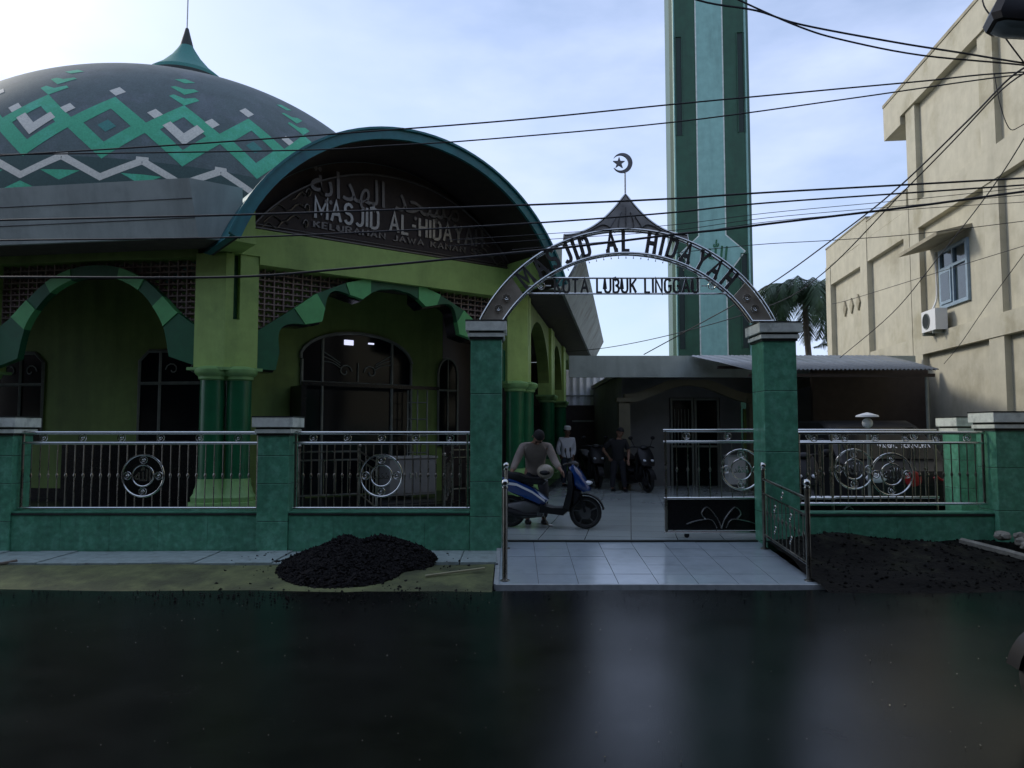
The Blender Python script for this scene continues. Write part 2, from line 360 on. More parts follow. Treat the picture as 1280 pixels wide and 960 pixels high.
# ramp in front of the gate
RX0, RX1, RY0, RY1 = -.14, 3.20, 7.86, 9.72
def rz(y): return .020+(y-RY0)/(RY1-RY0)*.165
rampb = MB(); rampb.add([(RX0, RY0, -.05), (RX1, RY0, -.05), (RX1, RY1, -.05), (RX0, RY1, -.05), (RX0, RY0, rz(RY0)-.012), (RX1, RY0, rz(RY0)-.012), (RX1, RY1, rz(RY1)-.012), (RX0, RY1, rz(RY1)-.012)],
    [(0, 1, 2, 3), (4, 5, 6, 7), (0, 1, 5, 4), (1, 2, 6, 5), (2, 3, 7, 6), (3, 0, 4, 7)])
ramp = struct('ramp', rampb, M['grout'])
eg = MB(); eg.box(RX0-.03, RX1+.10, RY0-.05, RY0, -.04, rz(RY0)+.003); eg.build('edge_strip', M['edge'], ramp)
eg = MB()
eg.add([(RX0-.05, RY0, -.04), (RX0, RY0, -.04), (RX0, 9.38, -.04), (RX0-.05, 9.38, -.04), (RX0-.05, RY0, rz(RY0)+.003), (RX0, RY0, rz(RY0)+.003), (RX0, 9.38, rz(9.38)+.003), (RX0-.05, 9.38, rz(9.38)+.003)],
    [(0, 1, 2, 3), (4, 5, 6, 7), (0, 1, 5, 4), (1, 2, 6, 5), (2, 3, 7, 6), (3, 0, 4, 7)])
eg.build('edge_strip', M['edge'], ramp)
NXT, NYT = 8, 5
for i in range(NXT):
    for j in range(NYT):
        x0 = RX0+(RX1-RX0)*i/NXT+.003; x1 = RX0+(RX1-RX0)*(i+1)/NXT-.003
        y0 = RY0+(RY1-RY0)*j/NYT+.003; y1 = RY0+(RY1-RY0)*(j+1)/NYT-.003
        e = random.uniform(-.0015, .0015); e2 = random.uniform(-.001, .001)
        mb = MB(); mb.add([(x0, y0, rz(y0)-.02), (x1, y0, rz(y0)-.02), (x1, y1, rz(y1)-.02), (x0, y1, rz(y1)-.02), (x0, y0, rz(y0)+e), (x1, y0, rz(y0)+e+e2), (x1, y1, rz(y1)+e+e2), (x0, y1, rz(y1)+e)],
            [(3, 2, 1, 0), (4, 5, 6, 7), (0, 1, 5, 4), (1, 2, 6, 5), (2, 3, 7, 6), (3, 0, 4, 7)])
        mb.build('tile', M['ramptile'], ramp, smooth=False)
struct('courtyard', MB().box(-9, 9.8, 9.72, 60, -.2, .2), M['floor'])
struct('gate_threshold', MB().box(-.12, 3.17, 9.70, 9.76, .1, .206), M['capdark'])
# soil on the right of the ramp
so_ = MB(); nx, ny = 70, 34
def soilz(x, y):
    t = min(1, max(0, (y-7.55)/1.7)); b = .03+.20*t
    b += .16*math.exp(-((x-4.0)/.55)**2-((y-9.1)/.35)**2)+.08*math.exp(-((x-4.9)/.5)**2-((y-8.9)/.4)**2)
    b += .035*math.sin(x*4.1+y*2)*math.sin(y*5.3+x)+random.uniform(-.007, .007)
    return max(b*min(1, (y-7.5)/.25) if y < 7.75 else b, -.03)
vs = [(3.16+9.5*i/nx, 7.5+2.1*j/ny, soilz(3.16+9.5*i/nx, 7.5+2.1*j/ny)) for j in range(ny+1) for i in range(nx+1)]
so_.add(vs, [(j*(nx+1)+i, j*(nx+1)+i+1, (j+1)*(nx+1)+i+1, (j+1)*(nx+1)+i) for j in range(ny) for i in range(nx)])
struct('dirt_bank', so_, M['soil'], fixn=False)
cl = MB()
for k in range(1300):
    x = random.uniform(3.3, 8.5); y = random.uniform(7.62, 9.40)
    pebble_later = None; r = random.choice([.007, .010, .013, .018, .024]); z = soilz(x, y)
    a = random.random()*6
    T = Matrix.Translation((x, y, z+.004)) @ Matrix.Rotation(a, 4, 'Z')
    cl.add([(r*random.uniform(.7, 1.3), 0, 0), (-r*random.uniform(.7, 1.3), 0, 0), (0, r, 0), (0, -r, 0), (r*.2, 0, r*random.uniform(.5, .9)), (0, 0, -r)], [(0, 2, 4), (2, 1, 4), (1, 3, 4), (3, 0, 4), (2, 0, 5), (1, 2, 5), (3, 1, 5), (0, 3, 5)], T)
tag(cl.build('soil_clods', M['soil'], smooth=False), 'dark clods scattered over the soil bank right of the ramp', 'soil clods', kind='stuff')
kb = MB(); kb.tube([(5.52, 9.25, .26), (5.75, 8.7, .20), (5.98, 8.1, .12), (6.1, 7.7, .05)], .045, 6)
tag(kb.build('kerb_bar', M['stone']), 'long pale concrete bar half sunk in the dark soil by the end pillar', 'kerb')
# gravel heap
gh = MB(); nx = 60
def heap(x, y):
    a = ((x+1.86)/.76); b = ((y-8.48)/.80)
    r = math.hypot(a, b); 
    h = .31*max(0, 1-r)**.80*(1+.10*math.sin(x*9)*math.cos(y*11))
    h2 = .30*max(0, 1-math.hypot((x+1.52)/.66, (y-8.68)/.58))**.60
    return max(h, h2)
def basez(y): return -.03+.115*min(1, (y-7.5)/1.12*1.25) if y < 8.56 else .112
vs = []; 
for j in range(nx+1):
    for i in range(nx+1):
        x = -3.2+2.75*i/nx; y = 7.45+1.9*j/nx
        hh = heap(x, y); vs.append((x, y, basez(y)+(hh+random.uniform(-.012, .012) if hh > .004 else -.03)))
gh.add(vs, [(j*(nx+1)+i, j*(nx+1)+i+1, (j+1)*(nx+1)+i+1, (j+1)*(nx+1)+i) for j in range(nx) for i in range(nx)])
def pebble(mb, c, r):
    a = [Vector((random.gauss(0, 1), random.gauss(0, 1), random.gauss(0, 1))).normalized()*r*random.uniform(.7, 1.2) for _ in range(6)]
    q = [Vector((1, 0, 0)), Vector((-1, 0, 0)), Vector((0, 1, 0)), Vector((0, -1, 0)), Vector((0, 0, 1)), Vector((0, 0, -1))]
    sc = Vector((random.uniform(.7, 1.3), random.uniform(.7, 1.3), random.uniform(.5, .9)))
    T = Matrix.Translation(c) @ Matrix.Rotation(random.random()*6, 4, 'Z') @ Matrix.Rotation(random.random()*2, 4, 'X')
    mb.add([Vector((d.x*sc.x, d.y*sc.y, d.z*sc.z))*r*random.uniform(.75, 1.15) for d in q], [(0, 2, 4), (2, 1, 4), (1, 3, 4), (3, 0, 4), (2, 0, 5), (1, 2, 5), (3, 1, 5), (0, 3, 5)], T)
cnt = 0
while cnt < 5200:
    x = random.uniform(-3.25, -.45); y = random.uniform(7.45, 9.33); hh = heap(x, y)
    if hh < .004 and random.random() > .06*math.exp(-2.5*max(0, math.hypot((x+1.80)/1.0, (y-8.4)/.9)-.9)): continue
    pebble(gh, (x, y, basez(y)+hh+.004), random.choice([.010, .013, .017, .022, .03])); cnt += 1
tag(gh.build('gravel_heap', M['gravel'], smooth=False), 'heap of dark wet asphalt gravel tipped on the verge against the green wall', 'gravel heap', kind='stuff')
grit = MB()
for k in range(900):
    x = random.uniform(-7, 8); y = 7.62-abs(random.gauss(0, .35))
    if y > 3: pebble(grit, (x, y, .012), random.choice([.004, .005, .007, .010]))
for k in range(160): pebble(grit, (random.gauss(-1.9, .9), 7.5-abs(random.gauss(0, .25)), .014), random.choice([.008, .012, .016]))
gr2 = MB()
for k in range(260):
    y = random.uniform(2.2, 7.4); pebble(gr2, (random.uniform(-.8*y, .8*y), y, .010), random.choice([.003, .004, .006]))
tag(gr2.build('road_grit', M['stone'], smooth=False), 'pale specks of grit scattered over the wet road', 'grit', kind='stuff')
tag(grit.build('road_grit', M['gravel'], smooth=False), 'loose dark grit lying along the edge of the wet road', 'grit', kind='stuff')
# rubble stones by the end pillar
for k in range(16):
    x = random.uniform(5.92, 6.5); y = random.uniform(8.75, 9.28); mb = MB()
    q = bmesh.new(); bmesh.ops.create_icosphere(q, subdivisions=2, radius=random.uniform(.035, .085))
    for v in q.verts: v.co += v.co.normalized()*random.uniform(-.016, .016); v.co.z *= .7
    me = bpy.data.meshes.new('rubble_stone'); q.to_mesh(me); q.free(); me.materials.append(M['stone'])
    o = link('rubble_stone', me, None, (x, y, soilz(x, y)+.03+random.uniform(0, .10)), random.random()*6)
    tag(o, 'pale broken stone in the rubble at the foot of the end pillar', 'stone', 'rubble stones by the end pillar')
st = MB(); st.tube([(-.92, 8.02, .075), (-.30, 8.26, .112)], .012, 6)
tag(st.build('bamboo_stick', M['stick']), 'thin pale stick lying on the verge beside the gravel heap', 'stick')
st = MB(); st.tube([(-6.15, 8.0, .08), (-5.66, 8.62, .13)], .018, 6)
tag(st.build('broken_branch', M['trunk']), 'dark bit of branch lying on the verge at far left', 'branch')
# shop house row and awning, unseen behind the camera, added to shade the street
sh_ = thing('added_shade_house', 'added unseen shop house row behind the camera, its wall and awning shading the street', 'building', (0, -3, 0))
MB().box(-32, 32, -9, 0, -.1, 12.0).build('wall', M['darkwall'], sh_, smooth=False)
mb = MB(); mb.add([(-32, .01, 5.2), (32, .01, 5.2), (32, 6.9, 4.2), (-32, 6.9, 4.2), (-32, .01, 5.3), (32, .01, 5.3), (32, 6.9, 4.3), (-32, 6.9, 4.3)], [(3, 2, 1, 0), (4, 5, 6, 7), (0, 1, 5, 4), (1, 2, 6, 5), (2, 3, 7, 6), (3, 0, 4, 7)]); mb.build('awning', M['darkwall'], sh_, smooth=False)  # added awning above the camera, cuts sky light on the road
for k in range(10):
    MB().box(-29+6.4*k-.9, -29+6.4*k+1.9, -.03, .012, .1, 2.6).build('shutter', M['frame'], sh_, smooth=False)
# ------------------------------------------------------------------ front fence: pillars, low walls, railings
FY = 9.40
def rosette_mesh(r=.047, t=.007):
    mb = MB(); n = 20
    mb.tube([(r*math.cos(2*math.pi*i/n), 0, r*math.sin(2*math.pi*i/n)) for i in range(n)], t, 6, closed=True)
    mb.tube([(r*.48*math.cos(2*math.pi*i/12), -.004, r*.48*math.sin(2*math.pi*i/12)) for i in range(12)], t*.8, 5, closed=True)
    mb.sphere((0, -.006, 0), r*.26, 8, 6); return mb.mesh('rosette', M['steel'])
ROS = rosette_mesh()
def medallion(parent, cx, y, cz, ar, R1=.265, R2=.135):
    mb = MB(); n = 40
    for rr, t in ((R1, .0125), (R2, .010)):
        mb.tube([(cx+rr*math.cos(2*math.pi*i/n), y, cz+rr*math.sin(2*math.pi*i/n)) for i in range(n)], t, 7, closed=True)
    md = mb.build('medallion', M['steel'], parent)
    for a in range(4):
        rr = (R1+R2)/2
        link('rosette', ROS, md, (cx+rr*math.cos(a*math.pi/2), y, cz+rr*math.sin(a*math.pi/2)))
    if ar:
        me = font_mesh(ar, .20, .004, .003); me.materials.append(M['steel'])
        o = link('calligraphy', me, md, (cx, y, cz-.005)); o.rotation_euler = (R(90), 0, 0)
        w = max(v.co.x for v in me.vertices)-min(v.co.x for v in me.vertices); s = min(1., .2/max(w, .01)); o.scale = (s, s*1.25, 1)
def bal_mesh(z0, z1, zb, r=.0075, rb=.017):
    mb = MB(); mb.tube([(0, 0, z0), (0, 0, z1)], r, 8)
    mb.lathe([(.009, zb-.03), (rb, zb-.008), (rb, zb+.008), (.009, zb+.03)], 8); return mb.mesh('baluster', M['steeld'])
BAL = {}
def panel(name, label, x0, x1, y, zt, zm, zb, zbead, nbal, nros, med, ar, group, medx=None, endstubs=True, lower=None):
    t = thing(name, label, 'railing', ((x0+x1)/2, y, zb), 0, group)
    cx = (x0+x1)/2; 
    for zz, r, m in ((zt, .021, 'steel'), (zm, .017, 'steel'), (zb, .019, 'steel')):
        mb = MB(); mb.tube([(x0-cx, 0, zz-zb), (x1-cx, 0, zz-zb)], r, 10); mb.build('rail', M[m], t)
    if endstubs:
        for xx in (x0+.03, x1-.03):
            mb = MB(); mb.tube([(xx-cx, 0, 0), (xx-cx, 0, zt-zb)], .018, 8); mb.build('end_post', M['steeld'], t)
    key = (zm-zb, zbead-zb)
    if key not in BAL: BAL[key] = bal_mesh(0, zm-zb, zbead-zb)
    mxx = (medx if medx is not None else cx)
    for i in range(nbal):
        xx = x0+.03+(x1-x0-.06)*(i+1)/(nbal+1)
        if med and abs(xx-mxx) < .25:
            # clipped above and below the medallion ring
            h = math.sqrt(max(.262**2-(xx-mxx)**2, .0))
            for za, zc_ in ((0, zbead-zb-h), (zbead-zb+h, zm-zb)):
                mb = MB(); mb.tube([(xx-cx, 0, za), (xx-cx, 0, zc_)], .0075, 8); mb.build('baluster', M['steeld'], t)
        else: link('baluster', BAL[key], t, (xx-cx, 0, 0))
    for i in range(nros):
        xx = (i-(nros-1)/2)*(x1-x0)/(nros+.15)*1.0
        link('rosette', ROS, t, (xx, 0, (zt+zm)/2-zb))
    if med: medallion(t, mxx-cx, 0, zbead-zb, ar)
    return t
def pillar(label, x0, x1, y, z0, ztop, courses, group, depth=.40, name='fence_pillar'):
    w = x1-x0; cx = (x0+x1)/2
    t = thing(name, label, 'pillar', (cx, y+depth/2, z0), 0, group)
    core = MB(); core.box(-w/2+.006, w/2-.006, -depth/2+.006, depth/2-.006, 0, ztop-.24-z0); core.build('core', M['grout'], t)
    zz = [z0]+courses+[ztop-.24]
    for a, b in zip(zz[:-1], zz[1:]):
        mb = MB(); mb.box(-w/2, w/2, -depth/2, depth/2, a-z0+.0025, b-z0-.0025); bevel(mb.build('tile', M['green'], t, smooth=False), .006, 2)
    H = ztop-z0
    mb = MB(); mb.box(-w/2-.015, w/2+.015, -depth/2-.015, depth/2+.015, H-.245, H-.215); mb.build('cap_groove', M['capdark'], t, smooth=False)
    mb = MB(); mb.box(-w/2-.035, w/2+.035, -depth/2-.035, depth/2+.035, H-.215, H-.165); bevel(mb.build('cap_tile', M['cap'], t, smooth=False), .004)
    mb = MB(); mb.box(-w/2-.022, w/2+.022, -depth/2-.022, depth/2+.022, H-.165, H-.14); mb.build('cap_groove', M['capdark'], t, smooth=False)
    mb = MB(); mb.box(-w/2-.062, w/2+.062, -depth/2-.062, depth/2+.062, H-.14, H-.015); bevel(mb.build('cap_tile', M['cap'], t, smooth=False), .006)
    mb = MB(); mb.box(-w/2-.066, w/2+.066, -depth/2-.066, depth/2+.066, H-.015, H); mb.build('cap_edge', M['capdark'], t, smooth=False)
    return t
G1 = 'green tiled fence pillars along the street'
pillar('short green tiled pillar cut by the left frame edge', -6.72, -6.29, FY, .1, 1.80, [.48, .95, 1.3], G1)
pillar('short green tiled pillar between the two left railings', -3.20, -2.81, FY, .1, 1.80, [.48, .95, 1.3], G1)
pillar('tall green tiled gate pillar on the left, beside the gravel heap', -.525, -.13, FY, .1, 3.02, [.54, .98, 2.08], G1, name='gate_pillar')
pillar('tall green tiled gate pillar on the right of the entrance', 3.19, 3.61, FY, .1, 3.00, [.58, 1.35, 2.12], G1, depth=.46, name='gate_pillar')
pillar('wide green tiled end pillar beside the rubble stones', 6.06, 7.1, FY-.06, .12, 1.86, [.62, 1.15], G1)
pillar('small pale capped green pillar behind the right railing end', 6.35, 6.75, 10.6, .2, 1.82, [.8, 1.2], G1)
def lowwall(label, x0, x1, y0, y1, z0, z1):
    t = thing('low_wall', label, 'wall', ((x0+x1)/2, (y0+y1)/2, z0), 0, 'low green fence walls'); cx = (x0+x1)/2; cy = (y0+y1)/2
    MB().box(x0-cx+.004, x1-cx-.004, y0-cy+.01, y1-cy-.01, 0, z1-z0-.03).build('core', M['grout'], t, smooth=False)
    n = max(2, round((x1-x0)/.6)); w = (x1-x0)/n
    for i in range(n):
        mb = MB(); mb.box(x0-cx+i*w+.0015, x0-cx+(i+1)*w-.0015, y0-cy, y1-cy, 0, z1-z0-.035); mb.build('tile', M['green'], t, smooth=False)
    MB().box(x0-cx+.002, x1-cx-.002, y0-cy-.012, y1-cy+.012, z1-z0-.030, z1-z0-.006).build('coping', M['capdark'], t, smooth=False)
    MB().box(x0-cx+.002, x1-cx-.002, y0-cy-.004, y1-cy+.004, z1-z0-.006, z1-z0+.012).build('coping_tile', M['green'], t, smooth=False)
lowwall('low green tiled wall under the leftmost railing', -6.285, -3.205, FY+.03, FY+.27, .1, .59)
lowwall('low green tiled wall behind the gravel heap', -2.805, -.53, FY+.03, FY+.27, .1, .59)
lowwall('low green tiled wall right of the gate above the dark soil', 3.615, 6.055, FY+.03, FY+.27, .12, .58)
G2 = 'stainless railings between the fence pillars'
ALLAH, MUH = '\ufdf2', '\ufdf4'
panel('fence_railing', 'stainless fence railing with round medallion, leftmost one in the row', -6.27, -3.21, FY+.13, 1.59, 1.46, .635, 1.045, 26, 6, True, ALLAH, G2, medx=-4.70)
panel('fence_railing', 'stainless fence railing with round medallion above the gravel heap', -2.79, -.54, FY+.13, 1.59, 1.46, .635, 1.045, 21, 5, True, MUH, G2)
panel('fence_railing', 'stainless fence railing with round medallion right of the gate', 3.63, 6.04, FY+.13, 1.59, 1.46, .69, 1.06, 22, 6, True, ALLAH, G2)
# extra short railing seen beyond left end pillar
panel('fence_railing', 'stainless fence railing running off beyond the left frame edge', -9.4, -6.74, FY+.13, 1.59, 1.46, .635, 1.045, 22, 5, True, MUH, G2)
lowwall('low green tiled wall running off beyond the left frame edge', -9.4, -6.725, FY+.03, FY+.27, .1, .59)
# sliding gate leaves (open, behind the right pillar)
def gate_leaf(label, x0, x1, y, medx, ar):
    t = panel('gate_leaf', label, x0, x1, y, 1.62, 1.47, .72, 1.10, 14, 4, True, ar, 'stainless sliding gate leaves', medx=medx, endstubs=True)
    t['category'] = 'gate'
    cx = (x0+x1)/2
    mb = MB(); mb.tube([(x0-cx, 0, .27-.72), (x1-cx, 0, .27-.72)], .022, 8); mb.build('rail', M['steel'], t)
    for xx in (x0+.03, x1-.03):
        mb = MB(); mb.tube([(xx-cx, 0, .27-.72), (xx-cx, 0, 0)], .022, 8); mb.build('end_post', M['steeld'], t)
    MB().box(x0-cx+.05, x1-cx-.05, .004, .012, .30-.72, -.02).build('kick_panel', M['granite'], t)
    for s in (-1, 1):
        mb = MB(); cxx = medx-cx-.28
        pts = smoothpts([(cxx, -.012, .32-.72), (cxx+s*.05, -.012, .45-.72), (cxx+s*.18, -.012, .60-.72), (cxx+s*.26, -.012, .52-.72), (cxx+s*.20, -.012, .44-.72)], 6)
        mb.tube(pts, .010, 6); pts = smoothpts([(cxx+s*.06, -.012, .33-.72), (cxx+s*.14, -.012, .44-.72), (cxx+s*.34, -.012, .42-.72), (cxx+s*.46, -.012, .38-.72)], 6); mb.tube(pts, .009, 6)
        mb.build('scroll', M['steel'], t)
    for xx in (x0+.3, x1-.3):
        mb = MB(); mb.lathe([(.03, -.012), (.036, 0), (.03, .012)], 12, Matrix.Translation((xx-cx, 0, .236-.72)) @ Matrix.Rotation(R(90), 4, 'X')); mb.build('wheel', M['blackp'], t)
    return t
gate_leaf('stainless gate leaf slid half open across the entrance with its medallion by the pillar', 2.02, 4.30, 9.98, 3.06, MUH)
gate_leaf('stainless gate leaf slid away behind the right railing', 3.55, 5.75, 10.10, 4.62, ALLAH)
# railings along both sides of the ramp
def ramp_rail(label, x, y0, y1, flip):
    t = thing('ramp_railing', label, 'railing', (x, y0, rz(y0)), 0, 'ramp side railings')
    L_ = y1-y0; dz = rz(y1)-rz(y0)
    for yy, zz in ((0, 0), (L_, dz)):
        mb = MB(); mb.tube([(0, yy, zz), (0, yy, zz+.98)], .028 if yy == 0 else .022, 10)
        mb.lathe([(.05, 0), (.05, .01), (.02, .015)], 12, Matrix.Translation((0, yy, zz))); p = mb.build('post', M['steeld'], t)
        mb = MB(); mb.lathe([(.033, .97), (.035, .98), (.033, .99)], 12, Matrix.Translation((0, yy, zz))); mb.sphere((0, yy, zz+1.03), .040, 12, 8); mb.build('ball', M['steel'], p)
    for h_, r_ in ((.86, .017), (.68, .013), (.17, .016)):
        mb = MB(); mb.tube([(0, 0, h_), (0, L_, h_+dz)], r_, 8); mb.build('rail', M['steeld'], t)
    bm_ = bal_mesh(.17, .68, .46, .006, .015)
    n = 10
    for i in range(n):
        k = (i+1)/(n+1); link('baluster', bm_, t, (0, L_*k, dz*k))
    for k, h_ in ((.5, .77), (.32, .57), (.68, .57), (.32, .32), (.68, .32)):
        mb = MB()
        mb.sphere((-.012, L_*k, h_+dz*k+.025), .02, 8, 6, (.6, 1, 1.3)); mb.sphere((-.012, L_*k+.04, h_+dz*k-.03), .018, 8, 6, (.6, 1, 1.3)); mb.build('ornament', M['steel'], t)
ramp_rail('stainless ramp railing on the right with ball topped posts', 3.14, 7.98, 9.36, 1)
ramp_rail('stainless ramp railing on the left seen edge on, by the tall pillar', -.075, 7.98, 9.36, -1)
# ------------------------------------------------------------------ entrance arch sign over the gate
ax = 1.487; AY = 9.58
arch = thing('arch_sign', 'curved stainless arch sign reading MASJID AL HIDAYAH over the gate', 'sign', (ax, AY, 3.0))
Ro, zo = 2.112, 4.234-2.112-3.0
Ri, zi = 1.90, 3.921-1.90-3.0
def apt(r, zc, a, y): return (r*math.sin(a), y, zc+r*math.cos(a))
amo = math.acos(min(1, (0.03-zo)/Ro)); ami = math.acos(min(1, (0.03-zi)/Ri))
nA = 48
for r, zc, am in ((Ro, zo, amo), (Ri, zi, ami)):
    for yy in (-.05, .05):
        mb = MB(); mb.tube([apt(r, zc, -am+2*am*i/nA, yy) for i in range(nA+1)], .017, 8); mb.build('frame_tube', M['steel'], arch)
xo, xi = Ro*math.sin(amo), Ri*math.sin(ami)
for s in (-1, 1):
    mb = MB(); mb.tube([(s*xo, -.05, .03), (s*xi, -.05, .03)], .015, 8); mb.tube([(s*xo, .05, .03), (s*xi, .05, .03)], .015, 8); mb.build('frame_tube', M['steel'], arch)
    for xx in (s*(xo-.01), s*(xi+.09)):
        mb = MB(); mb.tube([(xx, 0, -.03), (xx, 0, .04)], .022, 8); mb.build('foot_post', M['steel'], arch)
    # solid plates at both ends
    A = []; B = []
    for i in range(13):
        k = i/12; ao = amo-(amo-.62)*k; ai = ami-(ami-.66)*k
        A.append((s*Ro*math.sin(ao)*.993, zo+Ro*math.cos(ao)*.995)); B.append((s*Ri*math.sin(ai)*1.004, zi+Ri*math.cos(ai)*1.004))
    if s < 0: pass
    cut = 13 if s < 0 else 8
    cut = 9 if s < 0 else 8
    mb = MB(); mb.strip(A[:cut], B[:cut], lambda a, b: (a, -.012, b), lambda a, b: (a, .012, b)); mb.build('end_plate', M['steelplate'], arch)
    for k in (.22, .42):
        ao = amo-(amo-.62)*k; ai = ami-(ami-.66)*k
        px_ = s*(Ro*math.sin(ao)+Ri*math.sin(ai))/2; pz_ = (zo+Ro*math.cos(ao)+zi+Ri*math.cos(ai))/2
        link('rosette', ROS, arch, (px_, -.03, pz_))
word = 'MASJID AL HIDAYAH'; hgt = .235; ws = .78; gap = .26
tot = sum((GL[c][0]*ws+gap) for c in word)-gap; Rb = (Ri+.025); 
span = 2*.735; pos = 0
for c in word:
    w_ = GL[c][0]*ws
    if c != ' ':
        mb = MB()
        def F(a, b, d, pos=pos, w_=w_):
            am_ = -span/2+span*(pos+w_/2)/tot
            rr = Rb+.012
            # keep glyphs between the two (slightly eccentric) arcs
            zc = zi+(zo-zi)*.0
            th = hgt*(.98+.12*math.cos(am_))
            ca, sa = math.cos(am_), math.sin(am_)
            lx = (a-w_/2)*.225; lz = rr+b*th
            return (lx*ca+lz*sa, -.02+d, zc+lz*ca-lx*sa)
        char_mesh(mb, c, F, .19, .04, True, ws); mb.build('letter', M['letter'], arch)
    pos += w_+gap
# ogee crown, rod, crescent and star
CZ = 4.171-3
def crown_top(x):
    t = abs(x)/.80
    return CZ+.545*(1-t)**2.1 if t < 1 else CZ
up = [(-.80+1.6*i/40, max(crown_top(-.80+1.6*i/40), zo+math.sqrt(Ro*Ro-(-.80+1.6*i/40)**2)+.02)) for i in range(41)]
lo = [(x, zo+math.sqrt(Ro*Ro-x*x)+.012) for x, _ in up]
mb = MB(); mb.strip(up, lo, lambda a, b: (a, -.01, b), lambda a, b: (a, .01, b)); mb.build('crown_plate', M['crown'], arch)
mb = MB(); mb.tube([(a, 0, b) for a, b in up], .018, 8); mb.tube([(-.80, 0, CZ+.01), (-.815, 0, CZ-.16)], .014, 8); mb.tube([(.80, 0, CZ+.01), (.815, 0, CZ-.16)], .014, 8); mb.build('crown_edge', M['steel'], arch)
mb = MB()
for k in (-2, -1, 0, 1, 2):
    mb.tube(smoothpts([(k*.09, -.02, CZ+.06-.02*abs(k)), (k*.10, -.02, CZ+.2-.05*abs(k)), (k*.06, -.02, CZ+.36-.06*abs(k))], 5), .007, 5)
for s in (-1, 1):
    mb.tube(smoothpts([(s*.48, -.02, CZ+.04), (s*.3, -.02, CZ+.13), (s*.2, -.02, CZ+.08), (s*.14, -.02, CZ+.02)], 6), .007, 5)
mb.build('lotus_relief', M['letter'], arch)
mb = MB(); mb.tube([(0, 0, 1.70), (0, 0, 2.02)], .011, 8); mb.build('finial_rod', M['steel'], arch)
cz0 = 5.13-3; cx0 = -.035
outr = [(cx0+.132*math.cos(R(a)), cz0+.132*math.sin(R(a))) for a in range(-150, 151, 10)]
inn = [(cx0-.030+.104*math.cos(R(a)), cz0+.104*math.sin(R(a))) for a in range(-150, 151, 10)]
inn[0] = outr[0]; inn[-1] = outr[-1]
mb = MB(); mb.strip(outr, inn, lambda a, b: (a, -.015, b), lambda a, b: (a, .015, b)); mb.build('crescent', M['cresc'], arch)
star = [(cx0-.045+(.082 if i % 2 == 0 else .033)*math.sin(i*math.pi/5), cz0+(.082 if i % 2 == 0 else .033)*math.cos(i*math.pi/5)) for i in range(10)]
mb = MB(); mb.prism(star, lambda a, b: (a, -.015, b), lambda a, b: (a, .015, b)); mb.build('star', M['cresc'], arch)
# name bar under the arch
zb0, zb1 = 3.395-3, 3.60-3
for z_ in (zb0, zb1):
    xx = math.sqrt(Ri*Ri-(z_-zi)**2)
    mb = MB(); mb.tube([(-xx, 0, z_), (xx, 0, z_)], .013, 8); mb.build('name_bar_rail', M['steel'], arch)
for s in (-1, 1):
    o = link('rosette', ROS, arch, (s*1.11, -.01, (zb0+zb1)/2))
    mb = MB(); mb.tube([(s*1.17, 0, (zb0+zb1)/2), (s*1.27, 0, (zb0+zb1)/2)], .008, 6); mb.tube([(s*1.05, 0, (zb0+zb1)/2), (s*.98, 0, (zb0+zb1)/2)], .008, 6); mb.build('stem', M['steel'], arch)
word = 'KOTA LUBUK LINGGAU'; sc_ = .178; gap = .27; tot = text_width(word, gap)*.62; k = 1.86/tot; pos = -.93
for c in word:
    if c != ' ':
        mb = MB(); char_mesh(mb, c, lambda a, b, d, pos=pos: (pos+a*.62*k, -.012+d, zb0+.014+b*sc_), .175, .024); mb.build('letter', M['letter'], arch)
    pos += (GL[c][0]+gap)*.62*k
mb = MB()
for i in range(17):
    a = -.42+.84*i/16; q = apt(Ri-.055, zi, a, 0); mb.sphere(q, .009, 6, 4); mb.tube([q, apt(Ri-.012, zi, a, 0)], .003, 4)
tag(mb.build('hanging_bulbs', M['letter'], arch), kind='stuff')

# ------------------------------------------------------------------ mosque
ROT = -math.atan2(.148, .989)
mosque = thing('mosque', 'large lime green mosque with barrel vaulted corner porch and mosaic dome', 'mosque', (-4.5, 11.64, .2), ROT)
Z0 = .2    # part coordinates are relative to the thing: z' = z - Z0
q2 = 1/math.sqrt(2); LCH = 5.8
def FR(t, z, off=0.): return (t, off, z-Z0)
def CH(t, z, off=0.): return (t*q2-off*q2, t*q2+off*q2, z-Z0)
c1 = LCH*q2
def RS(t, z, off=0.): return (c1-off, c1+t, z-Z0)
def ex(fr, o): return lambda a, b: fr(a, b, o)
def slab(name, fr, poly, o0, o1, m, parent, **k):
    mb = MB(); mb.prism(poly, ex(fr, o0), ex(fr, o1)); return mb.build(name, M[m], parent, smooth=False)
def rect(a0, a1, b0, b1): return [(a0, b0), (a1, b0), (a1, b1), (a0, b1)]
# terrace floor
tp = [(-20, -.35), (.15, -.35), (c1+.35, c1-.15), (c1+.35, 19), (-20, 19)]
mb = MB(); mb.prism(tp, lambda a, b: (a, b, -.19), lambda a, b: (a, b, .15)); mb.build('terrace', M['granite'], mosque, smooth=False)
